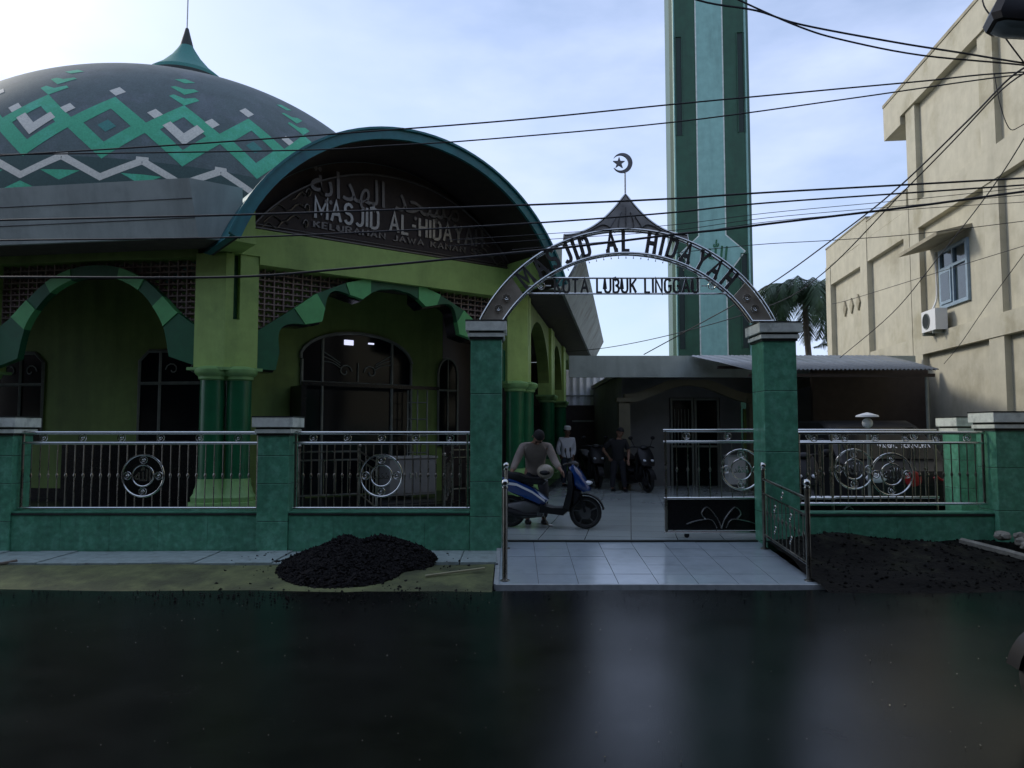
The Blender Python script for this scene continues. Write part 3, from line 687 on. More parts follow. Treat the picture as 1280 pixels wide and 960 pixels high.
# columns (pairs at every corner)
def col_pair(cx, cy, ang, zt=2.46, r=.185, sep=.39, single=False):
    for s in ((0,) if single else (-1, 1)):
        x = cx+s*sep/2*math.cos(ang); y = cy+s*sep/2*math.sin(ang)
        T = Matrix.Translation((x, y, 0))
        n = 20; mb = MB()
        prof = [(r*.98, .68), (r, .9), (r, zt-Z0-.0)]
        mb.lathe(prof, n, T)
        o = mb.build('column', M['colgreen'], mosque)
        mb = MB(); mb.lathe([(r+.14, .15), (r+.14, .32), (r+.09, .33), (r+.10, .40), (r+.06, .46), (r+.05, .52), (r+.03, .56), (r+.02, .68)], n, T); mb.build('base', M['palegreen'], o)
        mb = MB(); mb.lathe([(r, zt-Z0-.06), (r+.03, zt-Z0-.04), (r+.03, zt-Z0), (r+.07, zt-Z0+.03), (r+.09, zt-Z0+.06), (r+.09, zt-Z0+.11), (r+.05, zt-Z0+.14), (r-.03, zt-Z0+.16)], n, T); mb.build('capital', M['palegreen'], o)
def pier(cx, cy, d0, d1, top=4.40):
    """pier of two arms along unit directions d0 (backwards) and d1, with a slot between"""
    n0 = Vector((d0[1], -d0[0])); n1 = Vector((d1[1], -d1[0])); c = Vector((cx, cy)); D0 = Vector(d0); D1 = Vector(d1)
    def poly(a0, a1, f=.17, b=.19):
        # footprint between -a0 along d0 and a1 along d1
        return None
    f, b = .17, .20
    bis = (n0+n1).normalized(); kf = f/bis.dot(n0); kb = b/bis.dot(n0)
    # full lower part
    P = [c-D0*.44+n0*f, c+bis*kf, c+D1*.44+n1*f, c+D1*.44-n1*b, c-bis*kb, c-D0*.44-n0*b]
    mb = MB(); mb.prism([tuple(q) for q in P], lambda x, y: (x, y, 2.60-Z0), lambda x, y: (x, y, 3.36-Z0)); o = mb.build('pier', M['lime'], mosque, smooth=False)
    Pa = [c-D0*.44+n0*f, c+bis*kf-D1*.0, c+D1*.05+n1*f, c+D1*.05-n1*b, c-bis*kb, c-D0*.44-n0*b]
    Pb = [c+D1*.15+n1*f, c+D1*.44+n1*f, c+D1*.44-n1*b, c+D1*.15-n1*b]
    for Q in (Pa, Pb):
        mb = MB(); mb.prism([tuple(q) for q in Q], lambda x, y: (x, y, 3.36-Z0), lambda x, y: (x, y, top-Z0)); mb.build('pier', M['lime'], mosque, smooth=False)
    Pc = [c+D1*.05+n1*.02, c+D1*.15+n1*.02, c+D1*.15-n1*b, c+D1*.05-n1*b]
    mb = MB(); mb.prism([tuple(q) for q in Pc], lambda x, y: (x, y, 3.36-Z0), lambda x, y: (x, y, top-Z0)); mb.build('niche', M['dgreen'], mosque, smooth=False)
    # abacus
    f2 = f+.09; kf2 = f2/bis.dot(n0)
    P = [c-D0*.50+n0*f2, c+bis*kf2, c+D1*.50+n1*f2, c+D1*.50-n1*.26, c-bis*.26, c-D0*.50-n0*.26]
    mb = MB(); mb.prism([tuple(q) for q in P], lambda x, y: (x, y, 2.555-Z0), lambda x, y: (x, y, 2.60-Z0)); mb.build('abacus', M['palegreen'], mosque, smooth=False)
F_, C_, R_ = (1, 0), (q2, q2), (0, 1)
a225, a675 = R(22.5), R(67.5)
col_pair(0.02, 0, a225); pier(0, 0, F_, C_)
col_pair(c1, c1-.02, a675); pier(c1, c1, C_, R_)
for k in (1, 2): col_pair(-4.5*k, 0, 0); pier(-4.5*k, 0, F_, F_)
RSP = [5.4, 9.6, 13.8, 18]
for t in RSP: col_pair(c1, c1+t, R(90)); pier(c1, c1+t, R_, R_)
# arches
def arch_bay(fr, cxt, half, inner, outer, cuts, off0=-.10, off1=.30, scallop=None, lattice_top=4.36, lat_x=None):
    """inner / outer: half profiles from the outside end to the crown; cuts: index pairs"""
    t = thing_part('arch')
    return t
def part_empty(name, parent):
    o = bpy.data.objects.new(name, None); COL.objects.link(o); o.parent = parent; return o
def mirror(poly, c, s): return [(c+s*a, b) for a, b in poly]
def front_arch(c):
    """smooth horseshoe arch of the front arcade, centred at t=c"""
    sm2 = lambda P: [(q.x, q.y) for q in smoothpts([(x, y, 0) for x, y in P], 5)]
    Os = sm2([(1.82, 3.24), (1.48, 3.48), (1.21, 3.75), (.88, 4.03), (.44, 4.235), (0, 4.29), (-.44, 4.235)])[:26]
    Is = sm2([(1.34, 2.79), (1.23, 3.27), (1.04, 3.59), (.78, 3.86), (.41, 4.05), (0, 4.11), (-.41, 4.05)])[:26]
    V = [('dgreen', [(1.82, 2.63)]+Os[:6]+Is[5::-1]), ('mgreen', Os[5:11]+Is[10:4:-1]), ('dgreen', Os[10:16]+Is[15:9:-1]), ('mgreen', Os[15:21]+Is[20:14:-1])]
    kk = Os[20:26]; ki = Is[20:26]
    key = kk+[(-x, y) for x, y in kk[-2::-1]]+[(-x, y) for x, y in ki]+ki[-2::-1]
    a = slab('arch', FR, [(c+p, z) for p, z in key], -.10, .03, 'dgreen', mosque)
    for s in (-1, 1):
        for k, (m, P) in enumerate(V):
            slab('voussoir', FR, mirror(P, c, s), -.10-(.015 if m == 'mgreen' else 0), .03, m, a)
    return [(1.82, 3.22), (1.48, 3.46), (1.21, 3.73), (.88, 4.01), (.44, 4.22), (0, 4.27)]
def chamfer_arch(c):
    def bump(p, q, k, n=6):
        p, q = Vector(p), Vector(q); d = q-p; nn = Vector((-d.y, d.x)).normalized()
        return [tuple(p+d*(i/n)+nn*(k*math.sin(math.pi*i/n))) for i in range(1, n)]
    lobe3 = bump((1.66, 3.39), (2.08, 2.90), .24, 10); lobe2 = bump((.87, 3.97), (1.32, 3.69), .19, 10)
    V = [('dgreen', [(2.48, 2.6), (2.48, 3.19), (1.85, 3.64), (1.66, 3.39)]+lobe3+[(2.08, 2.90), (2.14, 2.6)]),
         ('mgreen', [(1.85, 3.64), (1.47, 3.93), (1.32, 3.69), (1.37, 3.46), (1.66, 3.39)]),
         ('dgreen', [(1.47, 3.93), (.95, 4.17), (.87, 3.97)]+lobe2+[(1.32, 3.69)]),
         ('mgreen', [(.95, 4.17), (.48, 4.315), (.48, 4.04), (.63, 3.92), (.87, 3.97)])]
    key = [(.48, 4.315), (-.48, 4.315), (-.48, 4.04), (-.3, 4.13), (0, 4.17), (.3, 4.13), (.48, 4.04)]
    a = slab('arch', CH, [(c+p, z) for p, z in key], -.10, .02, 'dgreen', mosque)
    for s in (-1, 1):
        for k, (m, P) in enumerate(V):
            slab('voussoir', CH, mirror(P, c, s), -.10-(.015 if m == 'mgreen' else 0), .02, m, a)
            slab('voussoir_back', CH, mirror([(p, z-.03) for p, z in P], c, s), .021, .34, 'granite', a)  # black layer behind the lobes, darkens their reveals by colour
    return [(2.48, 3.17), (1.85, 3.62), (1.47, 3.91), (.95, 4.15), (.48, 4.30), (0, 4.30)]
def lattice(fr, c, half, prof, ztop, z0=3.1, cw=.155, ch_=.098, off=.06):
    mb = MB(); n = int(2*half/cw)
    def oz(x):
        x = abs(x)
        for (a, za), (b, zb) in zip(prof[:-1], prof[1:]):
            if b <= x <= a: return zb+(za-zb)*(x-b)/(a-b)
        return 3.0 if x > prof[0][0] else prof[-1][1]
    def bar(t0, t1, z0_, z1_, o0, o1):
        mb.prism(rect(t0, t1, z0_, z1_), ex(fr, o0), ex(fr, o1))
    for i in range(n):
        t = c-half+(i+.5)*2*half/n
        z = ztop-ch_
        while z > z0:
            if z+ch_ > oz(t-c)+.005:
                w = half/n
                bar(t-w, t-w+.022, z, z+ch_, off, off+.10); bar(t-w+.022, t+w, z, z+.02, off+.003, off+.10)
                bar(t-.012, t+.012, z+.02, z+ch_*.5, off+.006, off+.09)
            z -= ch_
    o = mb.build('breeze_block_screen', M['breeze'], mosque, smooth=False); tag(o, kind='stuff')
    bk = MB(); 
    return o
for k in (0, 1):
    pr = front_arch(-2.25-4.5*k); lattice(FR, -2.25-4.5*k, 1.82, pr, 4.36)
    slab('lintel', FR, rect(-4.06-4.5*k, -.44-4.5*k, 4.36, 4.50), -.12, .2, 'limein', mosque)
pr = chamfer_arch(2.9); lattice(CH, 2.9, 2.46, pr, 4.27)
slab('beam', CH, rect(.0, LCH, 4.40, 4.84), -.20, .25, 'lime', mosque)
slab('beam', CH, rect(.44, LCH-.44, 4.27, 4.40), -.20, .25, 'lime', mosque)
# right arcade arches
prev = 0
for t in RSP:
    c = (prev+t)/2; hw = (t-prev)/2-.42
    A = [(c+hw*math.cos(a), 2.75+1.45*math.sin(a)) for a in [math.pi*i/20 for i in range(21)]]
    poly = [(c+hw, 2.62)]+A+[(c-hw, 2.62), (c-hw-.02, 2.62), (c-hw-.02, 4.4), (c+hw+.02, 4.4), (c+hw+.02, 2.62)]
    B = [(c+(hw+.02)*math.cos(math.pi*i/20), 4.4) for i in range(21)]
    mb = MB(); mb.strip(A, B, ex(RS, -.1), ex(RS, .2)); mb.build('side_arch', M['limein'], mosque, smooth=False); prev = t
# ceiling / roof slab, eaves
cxy = lambda t, o: (t*q2-o*q2, t*q2+o*q2)
roofp = [(-20, -.83), (-.02, -.83), cxy(.02, -.58), cxy(.02, -.0), cxy(LCH-.02, .0), cxy(LCH-.02, -.58), (c1+.86, c1-.0), (c1+.86, c1+15.6), (-20, c1+15.6)]
mb = MB(); mb.prism(roofp, lambda a, b: (a, b, 4.485-Z0), lambda a, b: (a, b, 4.66-Z0)); mb.build('eave_soffit', M['soffit'], mosque, smooth=False)
mb = MB(); mb.prism([(-19.9, -.4), (-.3, -.4), cxy(.1, .2), cxy(LCH-.1, .2), (c1+.5, c1+.5), (c1+.5, c1+15.4), (-19.9, c1+15.4)], lambda a, b: (a, b, 4.66-Z0), lambda a, b: (a, b, 5.10-Z0)); mb.build('roof_slab', M['concrete'], mosque, smooth=False)
bot = [(-20, -.85), (0, -.85), (c1+.88, c1+.03), (c1+.88, c1+15.6)]; top = [(-20, -1.05), (-.04, -1.05), (c1+1.30, c1+.29), (c1+1.30, c1+15.65)]
def fascia_part(i, m):
    mb = MB(); b0, b1, t0, t1 = bot[i], bot[i+1], top[i], top[i+1]
    n = Vector((-(b1[1]-b0[1]), b1[0]-b0[0])).normalized()*.06
    v = [(*b0, 4.47-Z0), (*b1, 4.47-Z0), (*t1, 5.29-Z0), (*t0, 5.29-Z0)]
    v += [(x+n.x, y+n.y, z) for x, y, z in v]
    mb.add(v, [(0, 1, 2, 3), (7, 6, 5, 4), (0, 4, 5, 1), (1, 5, 6, 2), (2, 6, 7, 3), (3, 7, 4, 0)])
    return mb.build('fascia', M[m], mosque, smooth=False)
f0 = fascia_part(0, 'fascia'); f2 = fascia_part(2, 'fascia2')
_b, _t = bot, top
for q0, q1 in ((0, .66), (LCH+.62, LCH+1.2)):
    cb0 = Vector(_b[1])+Vector((q2, q2))*q0; cb1 = Vector(_b[1])+Vector((q2, q2))*q1; ct0 = Vector(_t[1])+Vector((q2, q2))*q0; ct1 = Vector(_t[1])+Vector((q2, q2))*(q1+.1)
    bot, top = [tuple(cb0), tuple(cb1)], [tuple(ct0), tuple(ct1)]
    fascia_part(0, 'fascia')
bot, top = _b, _t
# cladding joints on the fascia (fine proud strips)
for i, fo in ((0, f0), (2, f2)):
    b0, b1, t0, t1 = map(Vector, (bot[i], bot[i+1], top[i], top[i+1])); Ln = (b1-b0).length; step = 1.22
    n = Vector(((b1-b0).y, -(b1-b0).x)).normalized()*.004
    for q in ([.33, .66] if i == 0 else []):
        p0 = b0+(t0-b0)*q+n; p1 = b1+(t1-b1)*q+n; zq = 4.47+.82*q-Z0
        mb = MB(); mb.tube([(*p0, zq), (*p1, zq)], .006, 4); mb.build('cladding_joint', M['seam'], fo)
    k = step
    while k < Ln and i == 9:
        p = b1+(b0-b1)*(k/Ln)+n; q_ = t1+(t0-t1)*(k/Ln)+n
        mb = MB(); mb.tube([(*p, 4.47-Z0), (*q_, 5.29-Z0)], .006, 4); mb.build('cladding_joint', M['seam'], fo); k += step
# barrel vaulted porch roof
bc, bR, bz = 2.75, 3.30, 3.27
a_e = math.acos((4.40-bz)/bR)
def barc(r, n=40, ext=0.): return [(bc+r*math.sin(-a_e-ext+(2*a_e+2*ext)*i/n), bz+r*math.cos(-a_e-ext+(2*a_e+2*ext)*i/n)) for i in range(n+1)]
mb = MB(); mb.strip(barc(bR-.02), barc(bR-.10), ex(CH, -1.30), ex(CH, 3.2)); mb.build('porch_roof', M['teal'], mosque)
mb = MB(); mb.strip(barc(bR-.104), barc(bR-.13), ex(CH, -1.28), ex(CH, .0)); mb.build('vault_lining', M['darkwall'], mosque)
mb = MB(); mb.strip(barc(bR+.02), barc(bR-.15), ex(CH, -1.36), ex(CH, -1.303)); mb.build('vault_edge', M['teal'], mosque)
mb = MB(); mb.strip(barc(bR+.035), barc(bR+.0), ex(CH, -1.40), ex(CH, -1.362)); mb.build('vault_edge_bead', M['teal'], mosque)
ty = [(a, max(b, 4.842)) for a, b in barc(bR-.135)]
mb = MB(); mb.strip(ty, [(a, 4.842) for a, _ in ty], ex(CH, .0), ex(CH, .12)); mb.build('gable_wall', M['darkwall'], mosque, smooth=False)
# gable behind porch roof fascia sides: small triangular returns in lime
for s in (-1, 1):
    P = [(bc+s*2.6, 4.41), (bc+s*3.0, 4.42), (bc+s*2.62, 4.95)]
    slab('gable_return', CH, P, -.9, -.02, 'lime', mosque)
# sign board in the tympanum
sc_c, s_half, s_h = 2.9, 2.62, 1.36
sR = (s_half**2+s_h**2)/(2*s_h); szc = 4.86+s_h-sR; sa = math.asin(s_half/sR)
def sarc(r, n=32): return [(sc_c+r*math.sin(-sa+2*sa*i/n), szc+r*math.cos(-sa+2*sa*i/n)) for i in range(n+1)]
SB = MB(); A = sarc(sR); SB.strip(A, [(a, 4.86) for a, _ in A], ex(CH, -.14), ex(CH, -.02)); sign = SB.build('sign_board', M['darkwall'], mosque, smooth=False)
mb = MB(); mb.tube([CH(a, b, -.155) for a, b in sarc(sR-.02)], .018, 6); mb.tube([CH(sc_c-s_half, 4.875, -.155), CH(sc_c+s_half, 4.875, -.155)], .018, 6); mb.tube([CH(sc_c-s_half+.1, 4.93, -.15), CH(sc_c+s_half-.1, 4.93, -.15)], .009, 6); mb.build('sign_rim', M['dsilver'], sign)
def sign_text(word, t0, t1, z, h, w, ws, m):
    gap = .24; tot = sum(GL[c][0]*ws+gap for c in word)-gap; k = (t1-t0)/tot; pos = 0
    for c in word:
        if c != ' ':
            mb = MB(); char_mesh(mb, c, lambda a, b, d, pos=pos: CH(t0+(pos+a)*k, z+b*h, -.165+d), w, .03, False, ws); mb.build('letter', M[m], sign)
        pos += GL[c][0]*ws+gap
sign_text('MASJID AL-HIDAYAH', 1.36, 4.75, 5.20, .34, .15, .8, 'silver')
sign_text('KELURAHAN JAWA KANAN SS', 1.34, 4.75, 5.04, .10, .17, .8, 'dsilver')
me = font_mesh('\ufe94\ufef3\u0627\ufeaa\ufeec\ufedf\u0627 \ufeaa\ufea0\ufeb4\ufee3', .62, .012, .004); me.materials.append(M['dsilver'])
o = link('calligraphy', me, sign); bx = [v.co.x for v in me.vertices]; kx = 2.95/(max(bx)-min(bx))
ROTC = Matrix(((q2, 0, q2), (q2, 0, -q2), (0, 1, 0))).to_4x4()
o.matrix_local = Matrix.Translation(CH(2.75, 5.80, -.155)) @ ROTC @ Matrix.Diagonal((kx, 1.05, 1, 1))
for s in (-1, 1):       # leaf scroll ornaments at both ends of the board
    mb = MB()
    for r0, z0, ln in ((1.72, 5.55, .45), (1.75, 5.35, .55), (1.8, 5.15, .6), (2.0, 5.02, .45), (1.85, 5.7, .3)):
        pts = [(s*(r0+ln*i/8), z0+.06*math.sin(i*1.3)-.12*(i/8)) for i in range(9)]
        pts = [(a, b) for a, b in pts if (a/s_half)**2*1.0 < .98 and b < szc+math.sqrt(max(0, sR*sR-a*a))-.06]
        if len(pts) > 2: mb.tube([CH(sc_c+a, b, -.155) for a, b in pts], [.020*(1-.6*i/len(pts)) for i in range(len(pts))], 5)
    for r0, z0 in ((1.66, 5.6), (1.68, 5.33), (1.7, 5.06)):
        mb.tube([CH(sc_c+s*(r0+.05*math.cos(i*.7)*(1-i/12)), z0+.09*math.sin(i*.7)*(1-i/14), -.155) for i in range(11)], .014, 5)
    tag(mb.build('leaf_scroll', M['dsilver'], sign), kind='stuff')
# inner walls and windows
KI = 1.8
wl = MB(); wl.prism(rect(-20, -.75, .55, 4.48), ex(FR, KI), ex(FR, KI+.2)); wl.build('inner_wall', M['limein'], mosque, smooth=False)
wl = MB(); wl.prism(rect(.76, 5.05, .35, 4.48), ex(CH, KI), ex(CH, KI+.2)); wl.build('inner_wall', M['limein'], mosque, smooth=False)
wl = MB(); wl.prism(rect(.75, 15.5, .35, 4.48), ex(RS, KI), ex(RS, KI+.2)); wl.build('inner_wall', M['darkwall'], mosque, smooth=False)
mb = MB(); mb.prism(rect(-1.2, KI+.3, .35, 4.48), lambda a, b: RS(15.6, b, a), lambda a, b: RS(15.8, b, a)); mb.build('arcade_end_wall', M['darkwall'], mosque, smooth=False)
slab('dado', FR, rect(-20, -.9, .35, .55), KI-.06, KI+.2, 'granite', mosque)
slab('dado', FR, rect(-4.25, -1.0, .55, 1.36), KI-.05, KI-.003, 'granite', mosque)
def window(fr, t0, t1, z0, z1, mull, trans, off, chamf=.18, scroll=True):
    P = [(t0, z0), (t1, z0), (t1, z1-chamf), (t1-chamf, z1), (t0+chamf, z1), (t0, z1-chamf)]
    w = part_empty('window', mosque)
    mb = MB(); mb.prism(P, ex(fr, off-.01), ex(fr, off-.004)); 
    w = mb.build('window', M['glass'], mosque, smooth=False)
    mb = MB(); mb.tube([fr(a, b, off-.03) for a, b in P], .035, 4, closed=True); mb.tube([fr(t0, trans, off-.03), fr(t1, trans, off-.03)], .03, 4)
    for m_ in mull: mb.tube([fr(m_, z0, off-.032), fr(m_, z1, off-.032)], .03, 4)
    mb.build('frame', M['frame'], w, smooth=False)
    if scroll:
        mb = MB(); cx = (t0+t1)/2; zz = trans+.25
        for s in (-1, 1): mb.tube([fr(cx+s*(.22+(.14-.012*i)*math.cos(i*.6)), zz+(.14-.012*i)*math.sin(i*.6), off-.03) for i in range(11)], .012, 5)
        mb.build('grille_scroll', M['frame'], w)
    return w
for (a, b) in ((-5.70, -4.72), (-2.72, -.95), (-9.2, -7.4), (-12.5, -11)):
    window(FR, a, b, 1.41, 3.10, [a+.42, b-.42] if b-a > 1.3 else [a+.5], 2.50, KI)
# porch door with arched fanlight
dc = 3.06; dP = [(1.88, .38), (4.28, .38), (4.28, 3.02)]+[(dc+1.2*math.cos(a), 3.02+.56*math.sin(a)) for a in [math.pi*i/16 for i in range(1, 16)]]+[(1.88, 3.02)]
mb = MB(); mb.prism(dP, ex(CH, KI-.012), ex(CH, KI-.004)); door = mb.build('porch_door', M['glass'], mosque, smooth=False)
mb = MB(); mb.tube([CH(a, b, KI-.04) for a, b in dP[2:]], .035, 5)
mb.tube([CH(1.88, 2.55, KI-.04), CH(4.28, 2.55, KI-.04)], .035, 5)
for t, z in ((1.9, 3.0), (2.31, 3.42), (3.81, 3.42), (4.26, 3.0)): mb.tube([CH(t, .38, KI-.042), CH(t, z, KI-.042)], .03, 5)
mb.build('frame', M['frame'], door)
mb = MB()
for s in (-1, 1):
    cx = dc+s*.28
    mb.tube([CH(cx+(.15-.011*i)*math.cos(i*.6)*-s, 2.80+(.15-.011*i)*math.sin(i*.6), KI-.04) for i in range(12)], .013, 5)
    for q in range(3): mb.tube(smoothpts([CH(cx+s*.1, 2.86+.05*q, KI-.04), CH(cx+s*.25, 2.95+.05*q, KI-.04), CH(cx+s*.48, 2.98+.10*q, KI-.04)], 4), .011, 5)
mb.tube([CH(dc, 2.6, KI-.04), CH(dc, 2.98, KI-.04)], .012, 5)
mb.build('grille_scroll', M['frame'], door)
mb = MB(); mb.box(0, .02, 0, .02, 0, .02)
mb = MB(); mb.prism(rect(2.76, 2.95, 3.33, 3.43), ex(CH, KI-.05), ex(CH, KI-.02)); mb.prism(rect(3.28, 3.40, 3.375, 3.405), ex(CH, KI-.05), ex(CH, KI-.02)); mb.build('far_window_glow', M['farglow'], door, smooth=False)  # glowing panels in place of far windows seen through the fanlight
mb = MB()
for i in range(6): mb.tube([CH(4.02+0*i, .5+.34*i, KI-.35+0), CH(4.36, .5+.34*i, KI-.55)], .012, 4)
for t, o_ in ((4.02, .35), (4.19, .45), (4.36, .55)): mb.tube([CH(t, .38, KI-o_), CH(t, 2.45, KI-o_)], .016, 4)
mb.build('open_door_leaf', M['frame'], door)
slab('porch_header', CH, rect(1.70, 4.6, 2.46, 2.53), KI-.62, KI-.55, 'granite', mosque)
slab('porch_jamb', CH, rect(1.68, 1.78, .35, 2.46), KI-.62, KI-.05, 'granite', mosque)
# niche window on the right of the porch
nP = [(4.93, 1.3), (5.42, 1.3), (5.42, 2.85)]+[(5.175+.245*math.cos(a), 2.85+.34*math.sin(a)) for a in [math.pi*i/12 for i in range(1, 12)]]+[(4.93, 2.85)]
mb = MB(); mb.prism(nP, ex(CH, KI-.012), ex(CH, KI-.004)); nw = mb.build('niche_window', M['glass'], mosque, smooth=False)
mb = MB(); mb.tube([CH(a, b, KI-.03) for a, b in nP], .025, 4, closed=True); mb.tube([CH(4.93, 2.5, KI-.03), CH(5.42, 2.5, KI-.03)], .022, 4); mb.tube([CH(5.175, 1.3, KI-.03), CH(5.175, 3.17, KI-.03)], .014, 4); mb.build('frame', M['frame'], nw)
# steps in front of the porch
for k, (o0, z_) in enumerate(((-.95, .27), (-.62, .34))):
    slab('step', CH, rect(.7, 5.1, .19, z_), o0, -.2, 'granite', mosque)
# dome --------------------------------------------------------------
Minv = (Matrix.Translation((-4.5, 11.64, Z0)) @ Matrix.Rotation(ROT, 4, 'Z')).inverted()
dcw = Minv @ Vector((-10.70, 23.70, 6.98))
DR, DH = 7.54, 5.51
def dpt(lon, lat, e=0.):
    lo_, la = R(lon), R(lat)
    return (math.sin(lo_)*math.cos(la)*(DR+e), -math.cos(lo_)*math.cos(la)*(DR+e), math.sin(la)*(DH+e))
mb = MB(); NL, NA = 196, 54
vs = [dpt(360*i/NL, 90*j/NA-3) for j in range(NA+1) for i in range(NL)]
mb.add(vs, [(j*NL+i, j*NL+(i+1) % NL, (j+1)*NL+(i+1) % NL, (j+1)*NL+i) for j in range(NA) for i in range(NL)])
dome = mb.build('dome', M['dome'], mosque, ang=60); dome.location = dcw
mb = MB(); mb.lathe([(DR-.25, -2.0), (DR-.25, -.32), (DR+.14, -.30), (DR+.14, -.12), (DR-.1, -.05)], 72); mb.build('drum', M['dgreen'], dome)
FT = DH+2.40
mb = MB(); mb.lathe([(1.20, DH+.2), (1.18, DH+.55), (1.15, FT-1.72), (.78, FT-1.42), (.46, FT-1.06), (.29, FT-.80), (.19, FT-.62)], 32)
fin = mb.build('finial', M['dteal'], dome)
mb = MB(); mb.lathe([(1.30, DH-.1), (1.30, DH+.50), (1.18, DH+.54)], 36); mb.lathe([(.215, FT-.68), (.20, FT-.60), (.12, FT-.30), (.055, FT-.04), (.01, FT)], 20); mb.build('finial_collar', M['capdark'], fin)
mb = MB(); mb.tube([(0, 0, DH+2.35), (0, 0, DH+4.6)], .022, 6); mb.build('lightning_rod', M['steeld'], fin)
def dpatch(polys, m, name, e):
    """quads in (lon,lat) draped over the dome, slightly proud"""
    mb = MB()
    for Q in polys:
        a, b, c, d = Q; n = 8
        g = [[(a[0]*(1-u)*(1-v)+b[0]*u*(1-v)+c[0]*u*v+d[0]*(1-u)*v, a[1]*(1-u)*(1-v)+b[1]*u*(1-v)+c[1]*u*v+d[1]*(1-u)*v) for u in [i/n for i in range(n+1)]] for v in [j/n for j in range(n+1)]]
        vs = [dpt(x, y, e) for r in g for x, y in r]
        mb.add(vs, [(j*(n+1)+i, j*(n+1)+i+1, (j+1)*(n+1)+i+1, (j+1)*(n+1)+i) for j in range(n) for i in range(n)])
    return mb.mesh(name, M[m], fixn=False)
def ring(c, ho, hi): # diamond ring of four quads
    o = [(c[0], c[1]+ho[1]), (c[0]+ho[0], c[1]), (c[0], c[1]-ho[1]), (c[0]-ho[0], c[1])]; i_ = [(c[0], c[1]+hi[1]), (c[0]+hi[0], c[1]), (c[0], c[1]-hi[1]), (c[0]-hi[0], c[1])]
    return [[o[k], o[(k+1) % 4], i_[(k+1) % 4], i_[k]] for k in range(4)]
def dia(c, h): return [[(c[0], c[1]+h[1]), (c[0]+h[0], c[1]), (c[0], c[1]-h[1]), (c[0]-h[0], c[1])]]
HP = 360/14/2
motifs = [
 (dpatch(ring((0, 17.6), (7.7, 9.7), (4.0, 5.2)), 'dgr', 'diamond_band', .006), 0),
 (dpatch(ring((0, 17.6), (7.7, 9.7), (4.0, 5.2)), 'dgr', 'diamond_band', .008), HP),
 (dpatch(dia((0, 17.2), (1.6, 1.9)), 'dteal', 'small_diamond', .006), 0),
 (dpatch(dia((0, 29.8), (1.6, 2.0)), 'dwhite', 'white_diamond', .006), 0),
 (dpatch([[(-3.6, 19.0), (-2.3, 20.6), (.1, 17.4), (.15, 13.8)], [(.1, 17.4), (2.4, 20.8), (3.7, 19.0), (.15, 13.8)]], 'dwhite', 'white_chevron', .011), HP),
 (dpatch(dia((-5.1, 22.6), (1.4, 1.7)), 'dwhite', 'white_diamond', .010), HP),
 (dpatch(dia((5.2, 22.3), (1.4, 1.7)), 'dwhite', 'white_diamond', .010), HP),
 (dpatch([[(-3.0, 30.4), (0, 27.2), (0, 30.2), (-2.2, 31.4)], [(0, 27.2), (3.0, 30.4), (2.2, 31.4), (0, 30.2)]], 'dgr', 'stepped_chevron', .006), HP),
 (dpatch([[(-3.0, 35.0), (0, 32.0), (0, 34.9), (-2.0, 35.8)], [(0, 32.0), (3.0, 35.0), (2.0, 35.8), (0, 34.9)]], 'dgr', 'stepped_chevron', .006), HP),
 (dpatch(dia((0, 40.0), (2.4, 1.6)), 'dgr', 'top_diamond', .006), HP),
]
for k2 in (0, HP):
    motifs.append((dpatch([[(-HP/2, -2.6), (0, -2.6), (0, 8.2), (-HP/2, 8.2)], [(0, -2.6), (HP/2, -2.6), (HP/2, 8.2), (0, 8.2)]], 'dlow', 'base_band', .002), k2))  # dark green band, also carries the dome's lower shading in its colour
    motifs.append((dpatch([[(-HP/2, 7.2), (0, 2.4), (0, 4.2), (-HP/2+.2, 9.0)], [(0, 2.4), (HP/2, 7.2), (HP/2-.2, 9.0), (0, 4.2)], [(-HP/2-1.0, 8.0), (-HP/2+1.0, 8.0), (-HP/2+1.0, 9.2), (-HP/2-1.0, 9.2)]], 'dwhite', 'zigzag_band', .006), k2))
    motifs.append((dpatch([[(0, 1.9), (HP/2, -2.2), (0, -2.2), (-HP/2, -2.2)]], 'dgr', 'base_triangle', .005), k2))
    motifs.append((dpatch([[(-3.2, 4.6), (0, 2.2), (3.2, 4.6), (0, 4.7)]], 'dgr', 'base_diamond', .004), k2+HP/2))
for me, l0 in motifs:
    for k in range(14):
        o = link(me.name.split('.')[0], me, dome); o.rotation_euler.z = R(11.3+8.51+l0+k*2*HP)
# porch stair railings
def stair_rail(label, pts, dirn):
    t = thing('stair_railing', label, 'railing', pts[0], 0, 'porch stair railings'); o = Vector(pts[0])
    P = [Vector(q)-o for q in pts]
    for h_ in (.92, .78, .2):
        mb = MB(); mb.tube([q+Vector((0, 0, h_)) for q in P], .016, 6); mb.build('rail', M['steeld'], t)
    for q in P:
        mb = MB(); mb.tube([q, q+Vector((0, 0, .98))], .022, 8); mb.sphere(q+Vector((0, 0, 1.02)), .035, 8, 6); mb.build('post', M['steeld'], t)
    for a, b in zip(P[:-1], P[1:]):
        n = int((b-a).length/.17)
        for i in range(1, n):
            q = a+(b-a)*(i/n); mb = MB(); mb.tube([q+Vector((0, 0, .2)), q+Vector((0, 0, .78))], .007, 5); mb.build('baluster', M['steeld'], t)
stair_rail('steel stair railing left of the porch door', [(-3.5, 12.3, .35), (-2.6, 12.75, .35), (-2.15, 11.9, .2)], 0)
stair_rail('steel stair railing right of the porch door', [(-.35, 14.4, .35), (-1.1, 13.85, .35), (-1.15, 12.7, .2)], 0)
cb = thing('cabinet', 'low grey cabinet standing in the porch behind the middle railing', 'cabinet', (-2.0, 14.35, .35), R(36))
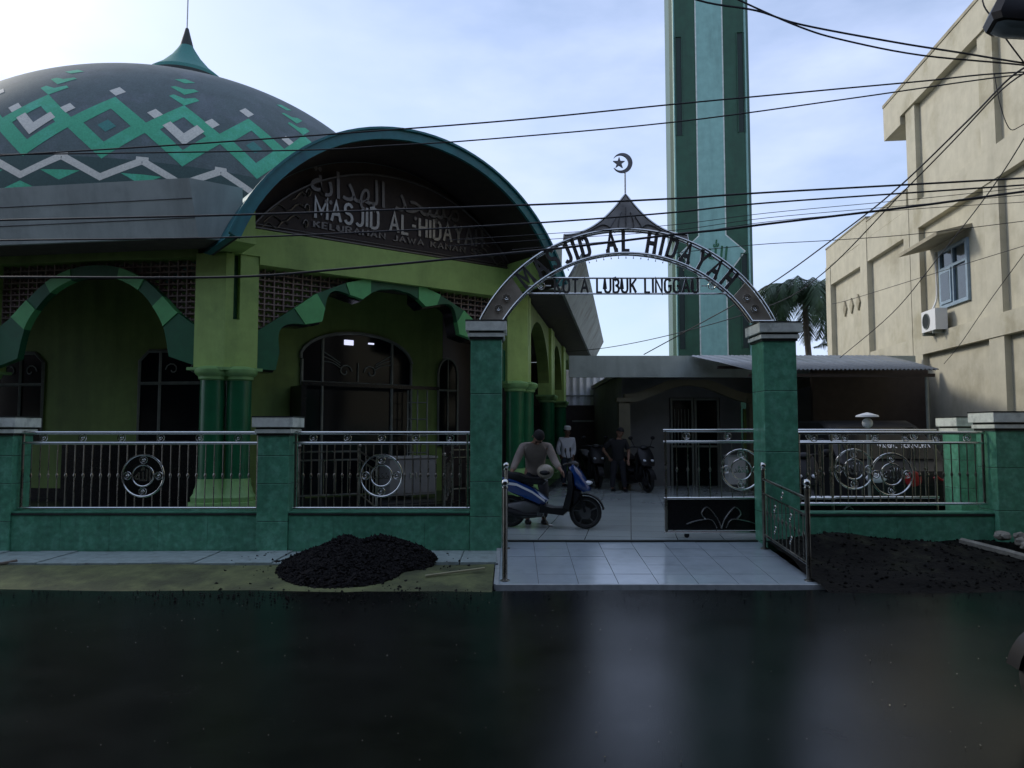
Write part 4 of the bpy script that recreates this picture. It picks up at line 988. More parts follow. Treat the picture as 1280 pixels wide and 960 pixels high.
MB().box(-.5, .5, -.2, .2, .06, .75).build('body', M['greywall'], cb, smooth=False); MB().box(-.53, .53, -.23, .23, .75, .79).build('top', M['concrete'], cb, smooth=False)
for s in (-1, 1):
    d_ = MB().box(s*.25-.235, s*.25+.235, -.215, -.2, .1, .72).build('door', M['greywall'], cb, smooth=False); MB().box(s*.06-.01, s*.06+.01, -.235, -.216, .38, .48).build('handle', M['steel'], d_)
# ------------------------------------------------------------------ minaret
mn = thing('minaret', 'tall square green minaret with pale vertical stripe behind the gate arch', 'minaret', (8.74, 32.0, .2), ROT)
hw, cf, MH = 1.72, .18, 29
def oct_(h, c): return [(-h+c, -h), (h-c, -h), (h, -h+c), (h, h-c), (h-c, h), (-h+c, h), (-h, h-c), (-h, -h+c)]
mb = MB(); mb.prism([(x, y+hw) for x, y in oct_(hw, cf)], lambda a, b: (a, b, -.2), lambda a, b: (a, b, MH)); mb.build('shaft', M['minaret'], mn, smooth=False)
mb = MB(); mb.prism([(x, y+hw) for x, y in oct_(hw+.7, .5)], lambda a, b: (a, b, 26.2), lambda a, b: (a, b, 26.6)); mb.build('balcony', M['minpale'], mn, smooth=False)
mb = MB(); mb.lathe([(hw*1.0, MH), (hw*1.1, MH+.6), (hw*.9, MH+2), (.4, MH+3.6), (.02, MH+5.2)], 24, Matrix.Translation((0, hw, 0))); mb.build('cap_dome', M['dteal'], mn)
MP = lambda o: (lambda a, b: (a, -o, b-.2))
def stripe_poly(g):
    h = .545+g
    return [(-h, 0.0), (-h, 8.35-g*.3), (-1.33-g*1.3, 9.42), (-h, 10.15+g*.3), (-h, 28.5), (h, 28.5), (h, 10.15+g*.3), (1.33+g*1.3, 9.42), (h, 8.35-g*.3), (h, 0.0)]
mb = MB(); mb.prism(stripe_poly(.055), MP(-.01), MP(.03)); mb.build('stripe_border', M['minwhite'], mn, smooth=False)
mb = MB(); mb.prism(stripe_poly(0), MP(0), MP(.045)); mb.build('pale_stripe', M['minpale'], mn, smooth=False)
for s in (-1, 1):
    for z0, z1 in ((14.5, 19.0), (5.0, 9.1), (21, 25)):
        mb = MB(); x = s*1.33
        mb.box(x-.12, x+.12, -.012, .02, z0, z1); sl_ = mb.build('slit', M['mindark'], mn, smooth=False)
        mb = MB(); mb.box(x-.15, x-.12, -.06, .02, z0, z1); mb.box(x+.12, x+.15, -.06, .02, z0, z1); mb.box(x-.15, x+.15, -.06, .02, z1, z1+.04); mb.build('slit_frame', M['minaret'], sl_, smooth=False)
for s in (-1, 1):
    mb = MB(); mb.tube([(s*(hw-cf), -.01, 0), (s*(hw-cf), -.01, MH)], .045, 6); mb.build('corner_line', M['minpale'], mn)
me = font_mesh(ALLAH, .85, .01, .01); me.materials.append(M['dgreen'])
o = link('calligraphy', me, mn, (.12, -.055, 9.35-.2)); o.rotation_euler = (R(90), R(8), 0)
# ------------------------------------------------------------------ outbuilding behind the courtyard
ob = thing('outbuilding', 'low grey flat roofed building with wavy arches behind the courtyard', 'building', (5.6, 18.0, .2))
def OB(a, b, y): return (a-5.6, y-18.0, b-.2)
mb = MB(); mb.prism(rect(1.38, 9.75, 2.92, 3.44), lambda a, b: OB(a, b, 17.9), lambda a, b: OB(a+0, b, 18.02)); mb.build('fascia', M['fascia'], ob, smooth=False)
mb = MB(); mb.box(2.8-5.6, 9.7-5.6, .9, 9, 3.10-.2, 3.22-.2); mb.box(1.45-5.6, 9.7-5.6, .03, .899, 3.10-.2, 3.22-.2); mb.build('roof', M['concrete'], ob, smooth=False)
mb = MB(); mb.box(2.88-5.6, 4.12-5.6, 1.5, 1.7, 0, 2.9); mb.box(6.9-5.6, 9.7-5.6, 1.5, 1.7, 0, 2.9); mb.box(4.12-5.6, 6.9-5.6, 1.5, 1.7, 2.3, 2.9); mb.box(5.45-5.6, 6.0-5.6, 1.5, 1.7, 0, 2.3); mb.build('front_wall', M['greywall'], ob, smooth=False)
MB().box(4.12-5.6, 6.9-5.6, 4.5, 4.6, 0, 2.9).build('inner_back_wall', M['darkwall'], ob, smooth=False)
MB().box(2.88-5.6, 3.0-5.6, 1.7, 9, 0, 2.9).build('side_wall', M['greywall'], ob, smooth=False)
colx = [2.80, 6.05, 9.2]
for x in colx:
    mb = MB(); mb.box(x-5.6-.14, x-5.6+.14, .5, .78, 0, 2.15); c_ = mb.build('column', M['brownbeam'], ob, smooth=False)
    MB().box(x-5.6-.2, x-5.6+.2, .44, .84, 2.15, 2.25).build('capital', M['brownbeam'], c_, smooth=False)
def wavy(x): # lower edge of the arch beam
    return None
for a, b in zip(colx[:-1], colx[1:]):
    n = 24; A = []; B = []
    for i in range(n+1):
        k = i/n; x = a+(b-a)*k; c_ = math.cos(2*math.pi*k); z = 2.62-.22*c_
        A.append((x, min(z+.15, 2.9))); B.append((x, z-.08))
    mb = MB(); mb.strip(A, B, lambda p, q: OB(p, q, 18.5), lambda p, q: OB(p, q, 18.72)); mb.build('arch_beam', M['brownbeam'], ob)
for x0, x1 in ((4.16, 4.75), (4.79, 5.42)):
    mb = MB(); mb.box(x0-5.6, x1-5.6, 1.56, 1.6, 0, 2.28); d_ = mb.build('door', M['glass'], ob, smooth=False)
    mb = MB()
    for x in (x0+.02, x1-.02): mb.box(x-5.6-.025, x-5.6+.025, 1.50, 1.558, 0, 2.28)
    mb.box(x0-5.6+.045, x1-5.6-.045, 1.50, 1.558, 2.23, 2.28); mb.box(x0-5.6+.045, x1-5.6-.045, 1.50, 1.558, 1.0, 1.05)
    if x0 < 4.5:
        for i in range(5): mb.box(x0-5.6+.1+i*.09, x0-5.6+.115+i*.09, 1.52, 1.555, 1.05, 2.0)
    mb.build('frame', M['frame'], d_, smooth=False)
sc_ = thing('slatted_screen', 'olive slatted screen panel right of the outbuilding doors', 'screen', (6.5, 19.3, .2))
MB().box(-.5, .5, 0, .04, 1.65, 2.0).build('panel', M['limein'], sc_, smooth=False); MB().box(-.5, .5, 0, .04, .9, 1.28).build('panel', M['limein'], sc_, smooth=False)
for i in range(8): MB().box(-.49+i*.135, -.42+i*.135, .0, .035, 1.281, 1.649).build('slat', M['limein'], sc_, smooth=False)
for x in (-.46, .46): MB().box(x-.03, x+.03, .05, .1, 0, 2.0).build('post', M['frame'], sc_, smooth=False)
wb = thing('white_box', 'pale square box on legs behind the gate leaf', 'box', (5.25, 17.6, .2))
MB().box(-.2, .2, -.15, .15, .18, .82).build('body', M['white'], wb, smooth=False); MB().box(-.22, .22, -.17, .17, .82, .86).build('lid', M['fascia'], wb, smooth=False)
for x in (-.17, .17):
    for y in (-.12, .12): MB().box(x-.02, x+.02, y-.02, y+.02, 0, .18).build('leg', M['frame'], wb, smooth=False)
# passage end: dark wall and white corrugated fence
pw = thing('rear_wall', 'dark wall closing the passage between mosque and outbuilding', 'wall', (3.5, 26, .2))
MB().box(-3.5, 4.5, 0, .2, 0, 2.25).build('panel', M['darkwall'], pw, smooth=False); MB().box(-1.4, -.2, -.04, -.01, 1.75, 1.81).build('rail', M['frame'], pw, smooth=False); MB().box(-3.5, 4.5, -.03, .23, 2.25, 2.33).build('coping', M['darkwall'], pw, smooth=False)
cf_ = thing('corrugated_fence', 'white corrugated sheet fence rising above the dark passage wall', 'fence', (2.7, 26.3, 2.3))
for k in range(6):
    mb = MB(); n = 24; x0 = -1.5+k*.8
    P = [(x0+.8*i/n, .03*math.sin(i*math.pi/2)) for i in range(n+1)]
    mb.strip([(a, 0) for a, b in P], [(a, 1.5) for a, b in P], lambda a, z, P=P: (a, .04*math.sin((a)*26), z), lambda a, z: (a, .04*math.sin((a)*26)+.01, z)); mb.build('sheet', M['corrw'], cf_)
mb = MB(); mb.box(-1.5, 3.3, -.09, -.05, .55, .60); mb.build('rail', M['frame'], cf_)
hr = thing('far_house', 'far dark blue roofed house beyond the passage', 'house', (4.6, 42, 0))
MB().box(-2.4, 2.4, 0, 4, 0, 4.6).build('wall', M['greywall'], hr, smooth=False)
mb = MB(); mb.add([(-3, -.4, 4.6), (3, -.4, 4.6), (3, 4.4, 4.6), (-3, 4.4, 4.6), (-2.2, 2, 6.0), (.6, 2, 5.6)], [(0, 1, 5, 4), (1, 2, 5), (2, 3, 4, 5), (3, 0, 4), (3, 2, 1, 0)]); mb.build('roof', M['roofd'], hr, smooth=False)
# ------------------------------------------------------------------ carport canopy on the right
cp = thing('carport_canopy', 'corrugated zinc canopy on thin posts right of the gate', 'canopy', (6.4, 13.5, .2))
nC = 150; x0, x1 = 4.3, 7.72; vs = []
for i in range(nC+1):
    x = x0+(x1-x0)*i/nC; w_ = .018*math.sin(x*2*math.pi/.076)
    for y, z in ((13.4, 2.73), (15.4, 3.06), (17.86, 3.44)): vs.append((x-6.4+(.55 if y > 15 else 0)*(y-13.4)/4*(x-x0)/(x1-x0)*2, y-13.5, z-.2+w_))
mb = MB(); mb.add(vs, [(i*3+j, (i+1)*3+j, (i+1)*3+j+1, i*3+j+1) for i in range(nC) for j in range(2)]); o = mb.build('corrugated_sheet', M['corr'], cp, fixn=False)
sm = o.modifiers.new('thickness', 'SOLIDIFY'); sm.thickness = .006
MB().box(x0-6.4, x1-6.4-.03, -.02, .03, 2.40, 2.46).build('purlin', M['darkwall'], cp, smooth=False); MB().box(x0-6.4, x1-6.4+.3, 2.0, 2.05, 2.72, 2.78).build('purlin', M['darkwall'], cp, smooth=False)
for x in (4.6, 7.55): mb = MB(); mb.tube([(x-6.4, 0.02, 0), (x-6.4, .02, 2.40)], .028, 8); mb.build('post', M['frame'], cp)
cw = thing('carport_wall', 'dark wall closing the back of the carport', 'wall', (8.2, 17.3, .2))
MB().box(-1.2, 1.5, 0, .15, 0, 2.95).build('panel', M['darkwall'], cw, smooth=False)
# ------------------------------------------------------------------ hearse van
def car_van():
    t = thing('hearse_van', 'black hearse van parked under the carport with MOBIL JENAZAH on its windscreen', 'van', (6.2, 11.35, .2), R(0))
    # front faces -y ; local y=0 is the bumper
    prof = [(0, .28), (0, .62), (.10, .80), (.75, .92), (1.45, 1.50), (1.75, 1.60), (3.6, 1.62), (4.1, 1.52), (4.25, .9), (4.25, .28)]
    hwid = lambda z: .90 if z < .95 else .90-.12*(z-.95)/.65
    mb = MB(); n = len(prof)
    for side in (0,):
        vs = []
        for s in (-1, -.93, .93, 1):
            for y, z in prof:
                w_ = hwid(z)*s; inset = .05 if abs(s) == 1 else 0
                vs.append((w_, y+(inset if y < 2 else -inset), z-(inset*.7 if z > 1 else 0)))
        fs = []
        for k in range(3):
            for i in range(n): fs.append((k*n+i, k*n+(i+1) % n, (k+1)*n+(i+1) % n, (k+1)*n+i))
        fs += [tuple(range(n)), tuple(range(4*n-1, 3*n-1, -1))]
        mb.add(vs, fs)
    body = mb.build('body', M['vanb'], t, ang=30)
    def onws(a, k): # windscreen surface point
        y = .75+.70*k; z = .92+.58*k; return (a, y-.012, z+.012)
    mb = MB(); mb.add([onws(-.74, .06), onws(.74, .06), onws(.66, .95), onws(-.66, .95)], [(0, 1, 2, 3)]); ws_ = mb.build('windscreen', M['glass'], t, fixn=False)
    word = 'MOBIL JENAZAH'; tw = text_width(word, .3); k = .84/tw; pos = -.13
    for c in word:
        if c != ' ':
            mb = MB(); char_mesh(mb, c, lambda a, b, d, pos=pos: tuple(Vector(onws(pos+a*k, .36+b*.16))+Vector((0, -.6, .75))*(.008-d)), .17, .008); mb.build('letter', M['whitel'], ws_)
        pos += (GL[c][0]+.3)*k
    for s in (-1, 1):
        mb = MB(); mb.sphere((s*.66, .03, .70), .11, 12, 8, (1.5, .7, .7)); mb.build('headlight', M['lampw'], t)
        mb = MB(); mb.sphere((s*1.0, 1.0, 1.05), .09, 10, 8, (1, .6, .8)); mb.tube([(s*.85, 1.0, 1.0), (s*1.0, 1.0, 1.03)], .02, 6); mb.build('mirror', M['blackp'], t)
        for y in (.85, 3.35):
            T = Matrix.Translation((s*.80, y, .30)) @ Matrix.Rotation(R(90), 4, 'Y')
            mb = MB(); mb.lathe([(.17, -.09), (.28, -.10), (.30, -.06), (.30, .06), (.28, .10), (.17, .09)], 20, T); w_ = mb.build('wheel', M['tyre'], t); mb = MB(); mb.lathe([(.02, -.08), (.17, -.085), (.17, .085), (.02, .08)], 14, T); mb.build('rim', M['rimm'], w_)
    MB().box(-.45, .45, -.03, .0, .44, .60).build('grille', M['blackp'], t)
    mb = MB(); mb.sphere((-.12, -.012, .68), .13, 14, 8, (1, .25, 1)); mb.build('red_emblem', M['redp'], t)
    mb = MB(); mb.tube([(.18+.045*i, -.03, .70+.035*math.sin(i*1.7)) for i in range(12)], .018, 6); mb.build('red_stripe', M['redp'], t)
    MB().box(-.26, .26, -.05, -.03, .30, .41).build('number_plate', M['blackp'], t)
car_van()
gl = thing('garden_lamp', 'white capped globe garden lamp behind the right railing', 'lamp', (5.2, 10.9, .2))
mb = MB(); mb.tube([(0, 0, 0), (0, 0, 1.45)], .02, 8); mb.build('post', M['frame'], gl)
mb = MB(); mb.sphere((0, 0, 1.53), .075, 14, 10); mb.build('globe', M['white'], gl)
mb = MB(); mb.lathe([(.16, 1.62), (.15, 1.645), (.05, 1.675), (.01, 1.685)], 18); mb.build('shade', M['white'], gl)
# ------------------------------------------------------------------ cream building on the right
wd = Vector((.1185, .993)); wnm = Vector((-.993, .1185))     # wall direction, outward normal (towards the street side/left)
cbd = thing('cream_building', 'tall cream rendered building with framed blank wall on the right', 'building', (9.9, 16.8, 0))
def CB(t, z, o=0.): p = wd*t+wnm*o; return (p.x, p.y, z)
def cbslab(name, t0, t1, z0, z1, o0, o1, m, parent=None): 
    mb = MB(); mb.prism(rect(t0, t1, z0, z1), ex(CB, o0), ex(CB, o1)); return mb.build(name, M[m], parent or cbd, smooth=False)
cbslab('wall', -9, 1.75, 0, 10.30, -12, 0, 'cream'); cbslab('wall', 1.75, 8.5, 0, 7.62, -10, -.02, 'cream')
for t0, t1 in ((1.02, 1.55), (-2.62, -2.06), (-6.6, -6.0)):
    cbslab('pilaster', t0, t1, 0, 9.66, -.05, .13, 'creamd')
for t0, t1, z0, z1 in ((-9, 1.75, 9.66, 10.34), (-9, 1.02, 6.55, 7.2), (-9, 1.02, 3.46, 3.9)):
    cbslab('beam', t0, t1, z0, z1, -.05, .18 if z0 > 9 else .155, 'creamd')
cbslab('roof_overhang', 1.75, 2.85, 9.44, 10.34, -8, .18, 'creamd')
cbslab('parapet_edge', -9, 2.85, 10.34, 10.42, -.15, .2, 'stain')
cbslab('beam', 1.75, 8.5, 6.54, 7.2, -.05, .12, 'creamd'); cbslab('beam', 1.75, 8.5, 3.46, 3.9, -.05, .12, 'creamd')
for t0, t1, zt in ((4.55, 5.1, 7.95), (8.0, 8.5, 8.05), (1.56, 1.9, 7.6)):
    cbslab('pilaster', t0, t1, 0, 7.2+.002*zt, -.3, .14, 'creamd')
cbslab('parapet', 1.76, 4.6, 7.22, 7.72, -.25, .10, 'creamd'); cbslab('parapet', 4.604, 8.5, 7.22, 7.84, -.25, .11, 'creamd'); cbslab('parapet_edge', 1.76, 4.6, 7.722, 7.77, -.25, .12, 'stain'); cbslab('parapet_edge', 4.604, 8.5, 7.842, 7.89, -.25, .13, 'stain')
for k in range(3):
    c = 5.75+k*.62; mb = MB(); mb.prism([(c-.16, 5.55), (c, 5.30), (c+.16, 5.55), (c, 5.80)], ex(CB, -.03), ex(CB, .03)); mb.build('diamond_vent', M['stain'], cbd, smooth=False)
wn_ = cbslab('window', -1.08, .14, 4.47, 5.70, -.02, .012, 'bglass')
for t0, t1, z0, z1 in ((-1.14, -1.06, 4.41, 5.76), (.12, .20, 4.41, 5.76), (-1.06, .12, 4.41, 4.49), (-1.06, .12, 5.68, 5.76), (-1.06, .12, 5.28, 5.34), (-.50, -.44, 4.49, 5.28), (-.50, -.44, 5.34, 5.68)):
    cbslab('frame', t0, t1, z0, z1, .0, .06, 'bluef', wn_)
cbslab('casement', -.43, .1, 4.5, 5.27, .05, .09, 'bluef', wn_); cbslab('pane', -.37, .04, 4.57, 5.2, .08, .095, 'bglass', wn_)
mb = MB(); mb.add([CB(-1.3, 6.02, .0), CB(.75, 6.02, .0), CB(.75, 5.86, .72), CB(-1.3, 5.86, .72), CB(-1.3, 5.94, .0), CB(.75, 5.94, .0), CB(.75, 5.78, .72), CB(-1.3, 5.78, .72)], [(0, 1, 2, 3), (7, 6, 5, 4), (2, 6, 7, 3), (1, 5, 6, 2), (0, 3, 7, 4), (0, 4, 5, 1)]); mb.build('awning', M['stain'], cbd, smooth=False)
acu = thing('air_conditioner', 'white air conditioner unit hung on the cream wall below the window', 'air conditioner', (9.9, 16.8, 0))
AX, RR = .16, .175
cbslab('casing', -.30, .42, 3.90, 4.38, .12, .38, 'white', acu)
mb = MB(); nC = 20; mb.tube([CB(AX+RR*math.cos(2*math.pi*i/nC), 4.14+RR*math.sin(2*math.pi*i/nC), .39) for i in range(nC)], .012, 5, closed=True)
for k in range(-3, 4): mb.tube([CB(AX+.05*k, 4.14-math.sqrt(RR**2-(.05*k)**2), .39), CB(AX+.05*k, 4.14+math.sqrt(RR**2-(.05*k)**2), .39)], .005, 4)
mb.build('fan_grille', M['frame'], acu)
mb = MB(); mb.prism([(AX+(RR-.01)*math.cos(2*math.pi*i/16), 4.14+(RR-.01)*math.sin(2*math.pi*i/16)) for i in range(16)], ex(CB, .37), ex(CB, .384)); mb.build('fan', M['blackp'], acu)
mb = MB(); [mb.prism(rect(t_, t_+.03, 3.82, 3.895), ex(CB, .0), ex(CB, .40)) for t_ in (-.2, .3)]; mb.build('bracket', M['frame'], acu, smooth=False)
mb = MB(); mb.tube(smoothpts([CB(.40, 5.80, .03), CB(.38, 5.2, .035), CB(.40, 4.7, .04), CB(.30, 4.39, .20)], 6), .025, 6); mb.build('pipe', M['white'], acu)
# ------------------------------------------------------------------ palm
def palm(label, x, y, zc, n, ln, seed):
    rnd = random.Random(seed); t = thing('coconut_palm', label, 'palm tree', (x, y, .0))
    mb = MB(); mb.tube(smoothpts([(.5, .2, 0), (.3, .1, zc*.4), (.05, 0, zc*.8), (0, 0, zc)], 6), [.2-.09*i/18 for i in range(19)], 8); mb.build('trunk', M['trunk'], t)
    for k in range(n):
        a = 2*math.pi*k/n+rnd.uniform(-.2, .2); el = rnd.uniform(-.25, 1.1); L_ = ln*rnd.uniform(.8, 1.1)
        P = []; p = Vector((0, 0, zc)); e = el; st_ = L_/14
        for i in range(15):
            P.append(p.copy()); p = p+Vector((math.cos(a)*math.cos(e), math.sin(a)*math.cos(e), math.sin(e)))*st_; e -= .15+.012*i
        mb = MB(); mb.tube(P, [.035*(1-i/16) for i in range(15)], 5)
        for i in range(1, 56):
            u = i/56*13.9; j = int(u); f = u-j; q = P[j].lerp(P[j+1], f); d = (P[j+1]-P[j]).normalized()
            sdv = d.cross(Vector((0, 0, 1))); sdv = sdv.normalized() if sdv.length > .01 else Vector((1, 0, 0))
            for s in (-1, 1):
                ll = (.15+.85*math.sin(math.pi*min(1, .12+i/61)))*L_*.26*rnd.uniform(.8, 1.15)
                v = (sdv*s*.8+d*.55+Vector((0, 0, -.35-.4*rnd.random()))).normalized()
                w_ = d*.03; m_ = q+v*ll*.5+Vector((0, 0, -.02)); e_ = q+v*ll+Vector((0, 0, -.14*ll))
                mb.add([q-w_, q+w_, m_+w_*.9, e_, m_-w_*.9], [(0, 1, 2, 4), (4, 2, 3)])
        mb.build('frond', M['leaf'], t, fixn=False, smooth=False)
palm('coconut palm with drooping fronds between the gate pillar and the cream building', 13.9, 35, 7.9, 34, 4.2, 5)
# ------------------------------------------------------------------ scooters and motorcycles
def wheel(t, x, m='rimm', r=.262, w=.045, disc=True):
    T = Matrix.Translation((x, 0, r)) @ Matrix.Rotation(R(90), 4, 'X')
    mb = MB(); mb.lathe([(r-.055, -w*.6), (r-.03, -w), (r-.006, -w*.6), (r, 0), (r-.006, w*.6), (r-.03, w), (r-.055, w*.6), (r-.055, -w*.6)], 28, T); o = mb.build('wheel', M['tyre'], t)
    mb = MB(); mb.lathe([(r-.07, -w*.55), (r-.054, -w*.6), (r-.054, w*.6), (r-.07, w*.55), (r-.07, -w*.55)], 28, T); mb.lathe([(.001, -.05), (.035, -.05), (.035, .05), (.001, .05)], 12, T)
    for k in range(5):
        a = 2*math.pi*k/5+.3; mb.tube([(x+.03*math.cos(a), 0, r+.03*math.sin(a)), (x+(r-.06)*math.cos(a+.12), 0, r+(r-.06)*math.sin(a+.12))], .015, 5)
    mb.build('rim', M[m], o)
    if disc: mb = MB(); mb.lathe([(.05, .052), (.10, .052), (.10, .058), (.05, .058)], 18, T); mb.build('brake_disc', M['rimm'], o)
    return o
def scooter(name, label, loc, rot, paint='blue', stripe='white', group=None):
    t = thing(name, label, 'scooter', loc, rot, group)
    def pr(nm, poly, w0, m, par=None, taper=.8, yo=0.):
        mb = MB(); n = len(poly); cx = sum(p[0] for p in poly)/n; cz = sum(p[1] for p in poly)/n
        vs = []
        for y, k in ((-w0, taper), (-w0*.7, 1), (w0*.7, 1), (w0, taper)): vs += [(cx+(a-cx)*k, y+yo, cz+(b-cz)*k) for a, b in poly]
        fs = [tuple(range(n)), tuple(range(4*n-1, 3*n-1, -1))]
        for l in range(3): fs += [(l*n+i, l*n+(i+1) % n, (l+1)*n+(i+1) % n, (l+1)*n+i) for i in range(n)]
        mb.add(vs, fs); return mb.build(nm, M[m], par or t, ang=50)
    wheel(t, .62); wheel(t, -.62, disc=False)
    tail = pr('tail_panel', [(-1.0, .80), (-.92, .88), (-.55, .80), (-.25, .66), (.02, .46), (-.06, .36), (-.30, .46), (-.62, .58), (-.92, .70)], .15, paint)
    for s in (-1, 1):
        mb = MB(); pl = [(-.72, .73), (-.48, .70), (-.22, .58), (-.02, .44)]
        mb.strip([(a, b+.022) for a, b in pl], [(a, b-.022*(1-.5*i/3)) for i, (a, b) in enumerate(pl)], lambda a, b: (a, s*.146, b), lambda a, b: (a, s*.155, b)); mb.build('stripe', M['whitel' if stripe == 'white' else stripe], tail)
    pr('seat', [(-.95, .88), (-.82, .94), (-.45, .88), (-.32, .82), (-.08, .80), (.0, .76), (-.08, .70), (-.3, .72), (-.6, .78)], .14, 'blackp')
    pr('floorboard', [(-.12, .26), (-.10, .40), (.08, .34), (.30, .34), (.34, .28), (.28, .22)], .17, 'blackp', taper=.95)
    pr('leg_shield', [(.26, .30), (.34, .60), (.36, .94), (.44, .96), (.46, .62), (.38, .28)], .20, 'blackp')
    fr_ = pr('front_fairing', [(.37, .98), (.44, 1.04), (.56, .90), (.68, .70), (.70, .62), (.60, .60), (.45, .68), (.43, .85)], .19, paint, taper=.55)
    pr('front_shield', [(.42, .34), (.45, .66), (.56, .62), (.52, .44)], .16, paint if paint != 'blue' else 'blackp', taper=.7)
    for s in (-1, 1): mb = MB(); mb.sphere((.62, s*.10, .735), .055, 10, 8, (2.0, .7, .62)); mb.build('headlight', M['lampw'], fr_)
    mb = MB(); mb.sphere((.42, 0, 1.03), .10, 12, 8, (1.0, 1.3, .6)); hb = mb.build('handlebar', M['blackp'], t)
    mb = MB(); mb.tube(smoothpts([(.30, -.34, 1.03), (.36, -.2, 1.05), (.42, 0, 1.04), (.36, .2, 1.05), (.30, .34, 1.03)], 5), .016, 8); mb.build('grip_bar', M['blackp'], hb)
    for s in (-1, 1):
        mb = MB(); mb.tube([(.37, s*.2, 1.05), (.34, s*.28, 1.22)], .008, 6); mb.sphere((.34, s*.29, 1.26), .06, 10, 8, (.25, 1, .75)); mb.build('mirror', M['blackp'], hb)
    mb = MB(); [mb.tube([(.44, s*.07, .85), (.62, s*.07, .27)], .022, 8) for s in (-1, 1)]; mb.build('fork', M['blackp'], t)
    A = [(.62+.305*math.cos(R(a)), .262+.305*math.sin(R(a))) for a in range(10, 151, 10)]; B = [(.62+.285*math.cos(R(a)), .262+.285*math.sin(R(a))) for a in range(10, 151, 10)]
    mb = MB(); mb.strip(A, B, lambda a, b: (a, -.065, b), lambda a, b: (a, .065, b)); mb.build('mudguard', M['blackp'], t)
    pr('engine', [(-.70, .20), (-.70, .38), (-.35, .46), (-.05, .36), (-.08, .18), (-.4, .14)], .12, 'rimm', yo=.03)
    mb = MB(); mb.tube(smoothpts([(-.15, -.13, .22), (-.45, -.16, .24), (-.95, -.17, .40)], 5), [.03]*5+[.05]*6, 8); mb.build('exhaust', M['blackp'], t)
    mb = MB(); mb.sphere((-1.0, 0, .80), .06, 10, 8, (.7, 1.4, .7)); mb.build('tail_light', M['redp'], t)
    mb = MB(); mb.tube([(-.1, .12, .22), (-.02, .2, .02)], .012, 6); mb.tube([(-.03, .2, .02), (.05, .22, .012)], .012, 6); mb.build('side_stand', M['steeld'], t)
    return t
scooter('scooter', 'blue scooter with white flashes and bright headlight in the gateway', (.52, 11.0, .2), R(-12)).scale = (.90, .90, .90)
GM = 'dark motorcycles parked in the courtyard'
scooter('motorcycle', 'black motorcycle facing out beside the man in black', (2.95, 17.9, .2), R(-72), 'blackp', 'blackp', GM)
scooter('motorcycle', 'black motorcycle deep in the shade between the two standing men', (2.05, 19.3, .2), R(-80), 'blackp', 'blackp', GM)
scooter('motorcycle', 'black motorcycle behind the right railing near the tall pillar', (4.55, 11.9, .2), R(-100), 'blackp', 'whitel', GM)
scooter('motorcycle', 'black motorcycle standing on the wet road at the right frame edge', (3.66, 4.05, 0), R(172), 'vanb', 'blackp')
# ------------------------------------------------------------------ people
def skin_body(name, chains, material, parent=None, sub=2):
    """chains: lists of (pos, radius) sharing identical start points; joined by position"""
    vs, rs, ed, idx = [], [], [], {}
    for ch in chains:
        pr_ = None
        for p, r in ch:
            k = tuple(round(c, 4) for c in p)
            if k not in idx: idx[k] = len(vs); vs.append(p); rs.append(r)
            if pr_ is not None and pr_ != idx[k]: ed.append((pr_, idx[k]))
            pr_ = idx[k]
    me = bpy.data.meshes.new(name); me.from_pydata(vs, ed, []); o = bpy.data.objects.new(name, me); COL.objects.link(o)
    m = o.modifiers.new('skin', 'SKIN'); m.use_smooth_shade = True
    for i, r in enumerate(rs):
        sv = me.skin_vertices[0].data[i]; rr = r if isinstance(r, tuple) else (r, r); sv.radius = rr; sv.use_root = (i == 0)
    if sub: s_ = o.modifiers.new('sub', 'SUBSURF'); s_.levels = sub; s_.render_levels = sub
    bpy.context.view_layer.update()
    fin_ = bpy.data.meshes.new_from_object(o.evaluated_get(bpy.context.evaluated_depsgraph_get()))
    bpy.data.objects.remove(o); bpy.data.meshes.remove(me)
    fin_.materials.clear(); fin_.materials.append(material)
    for p in fin_.polygons: p.use_smooth = True
    return link(name, fin_, parent)
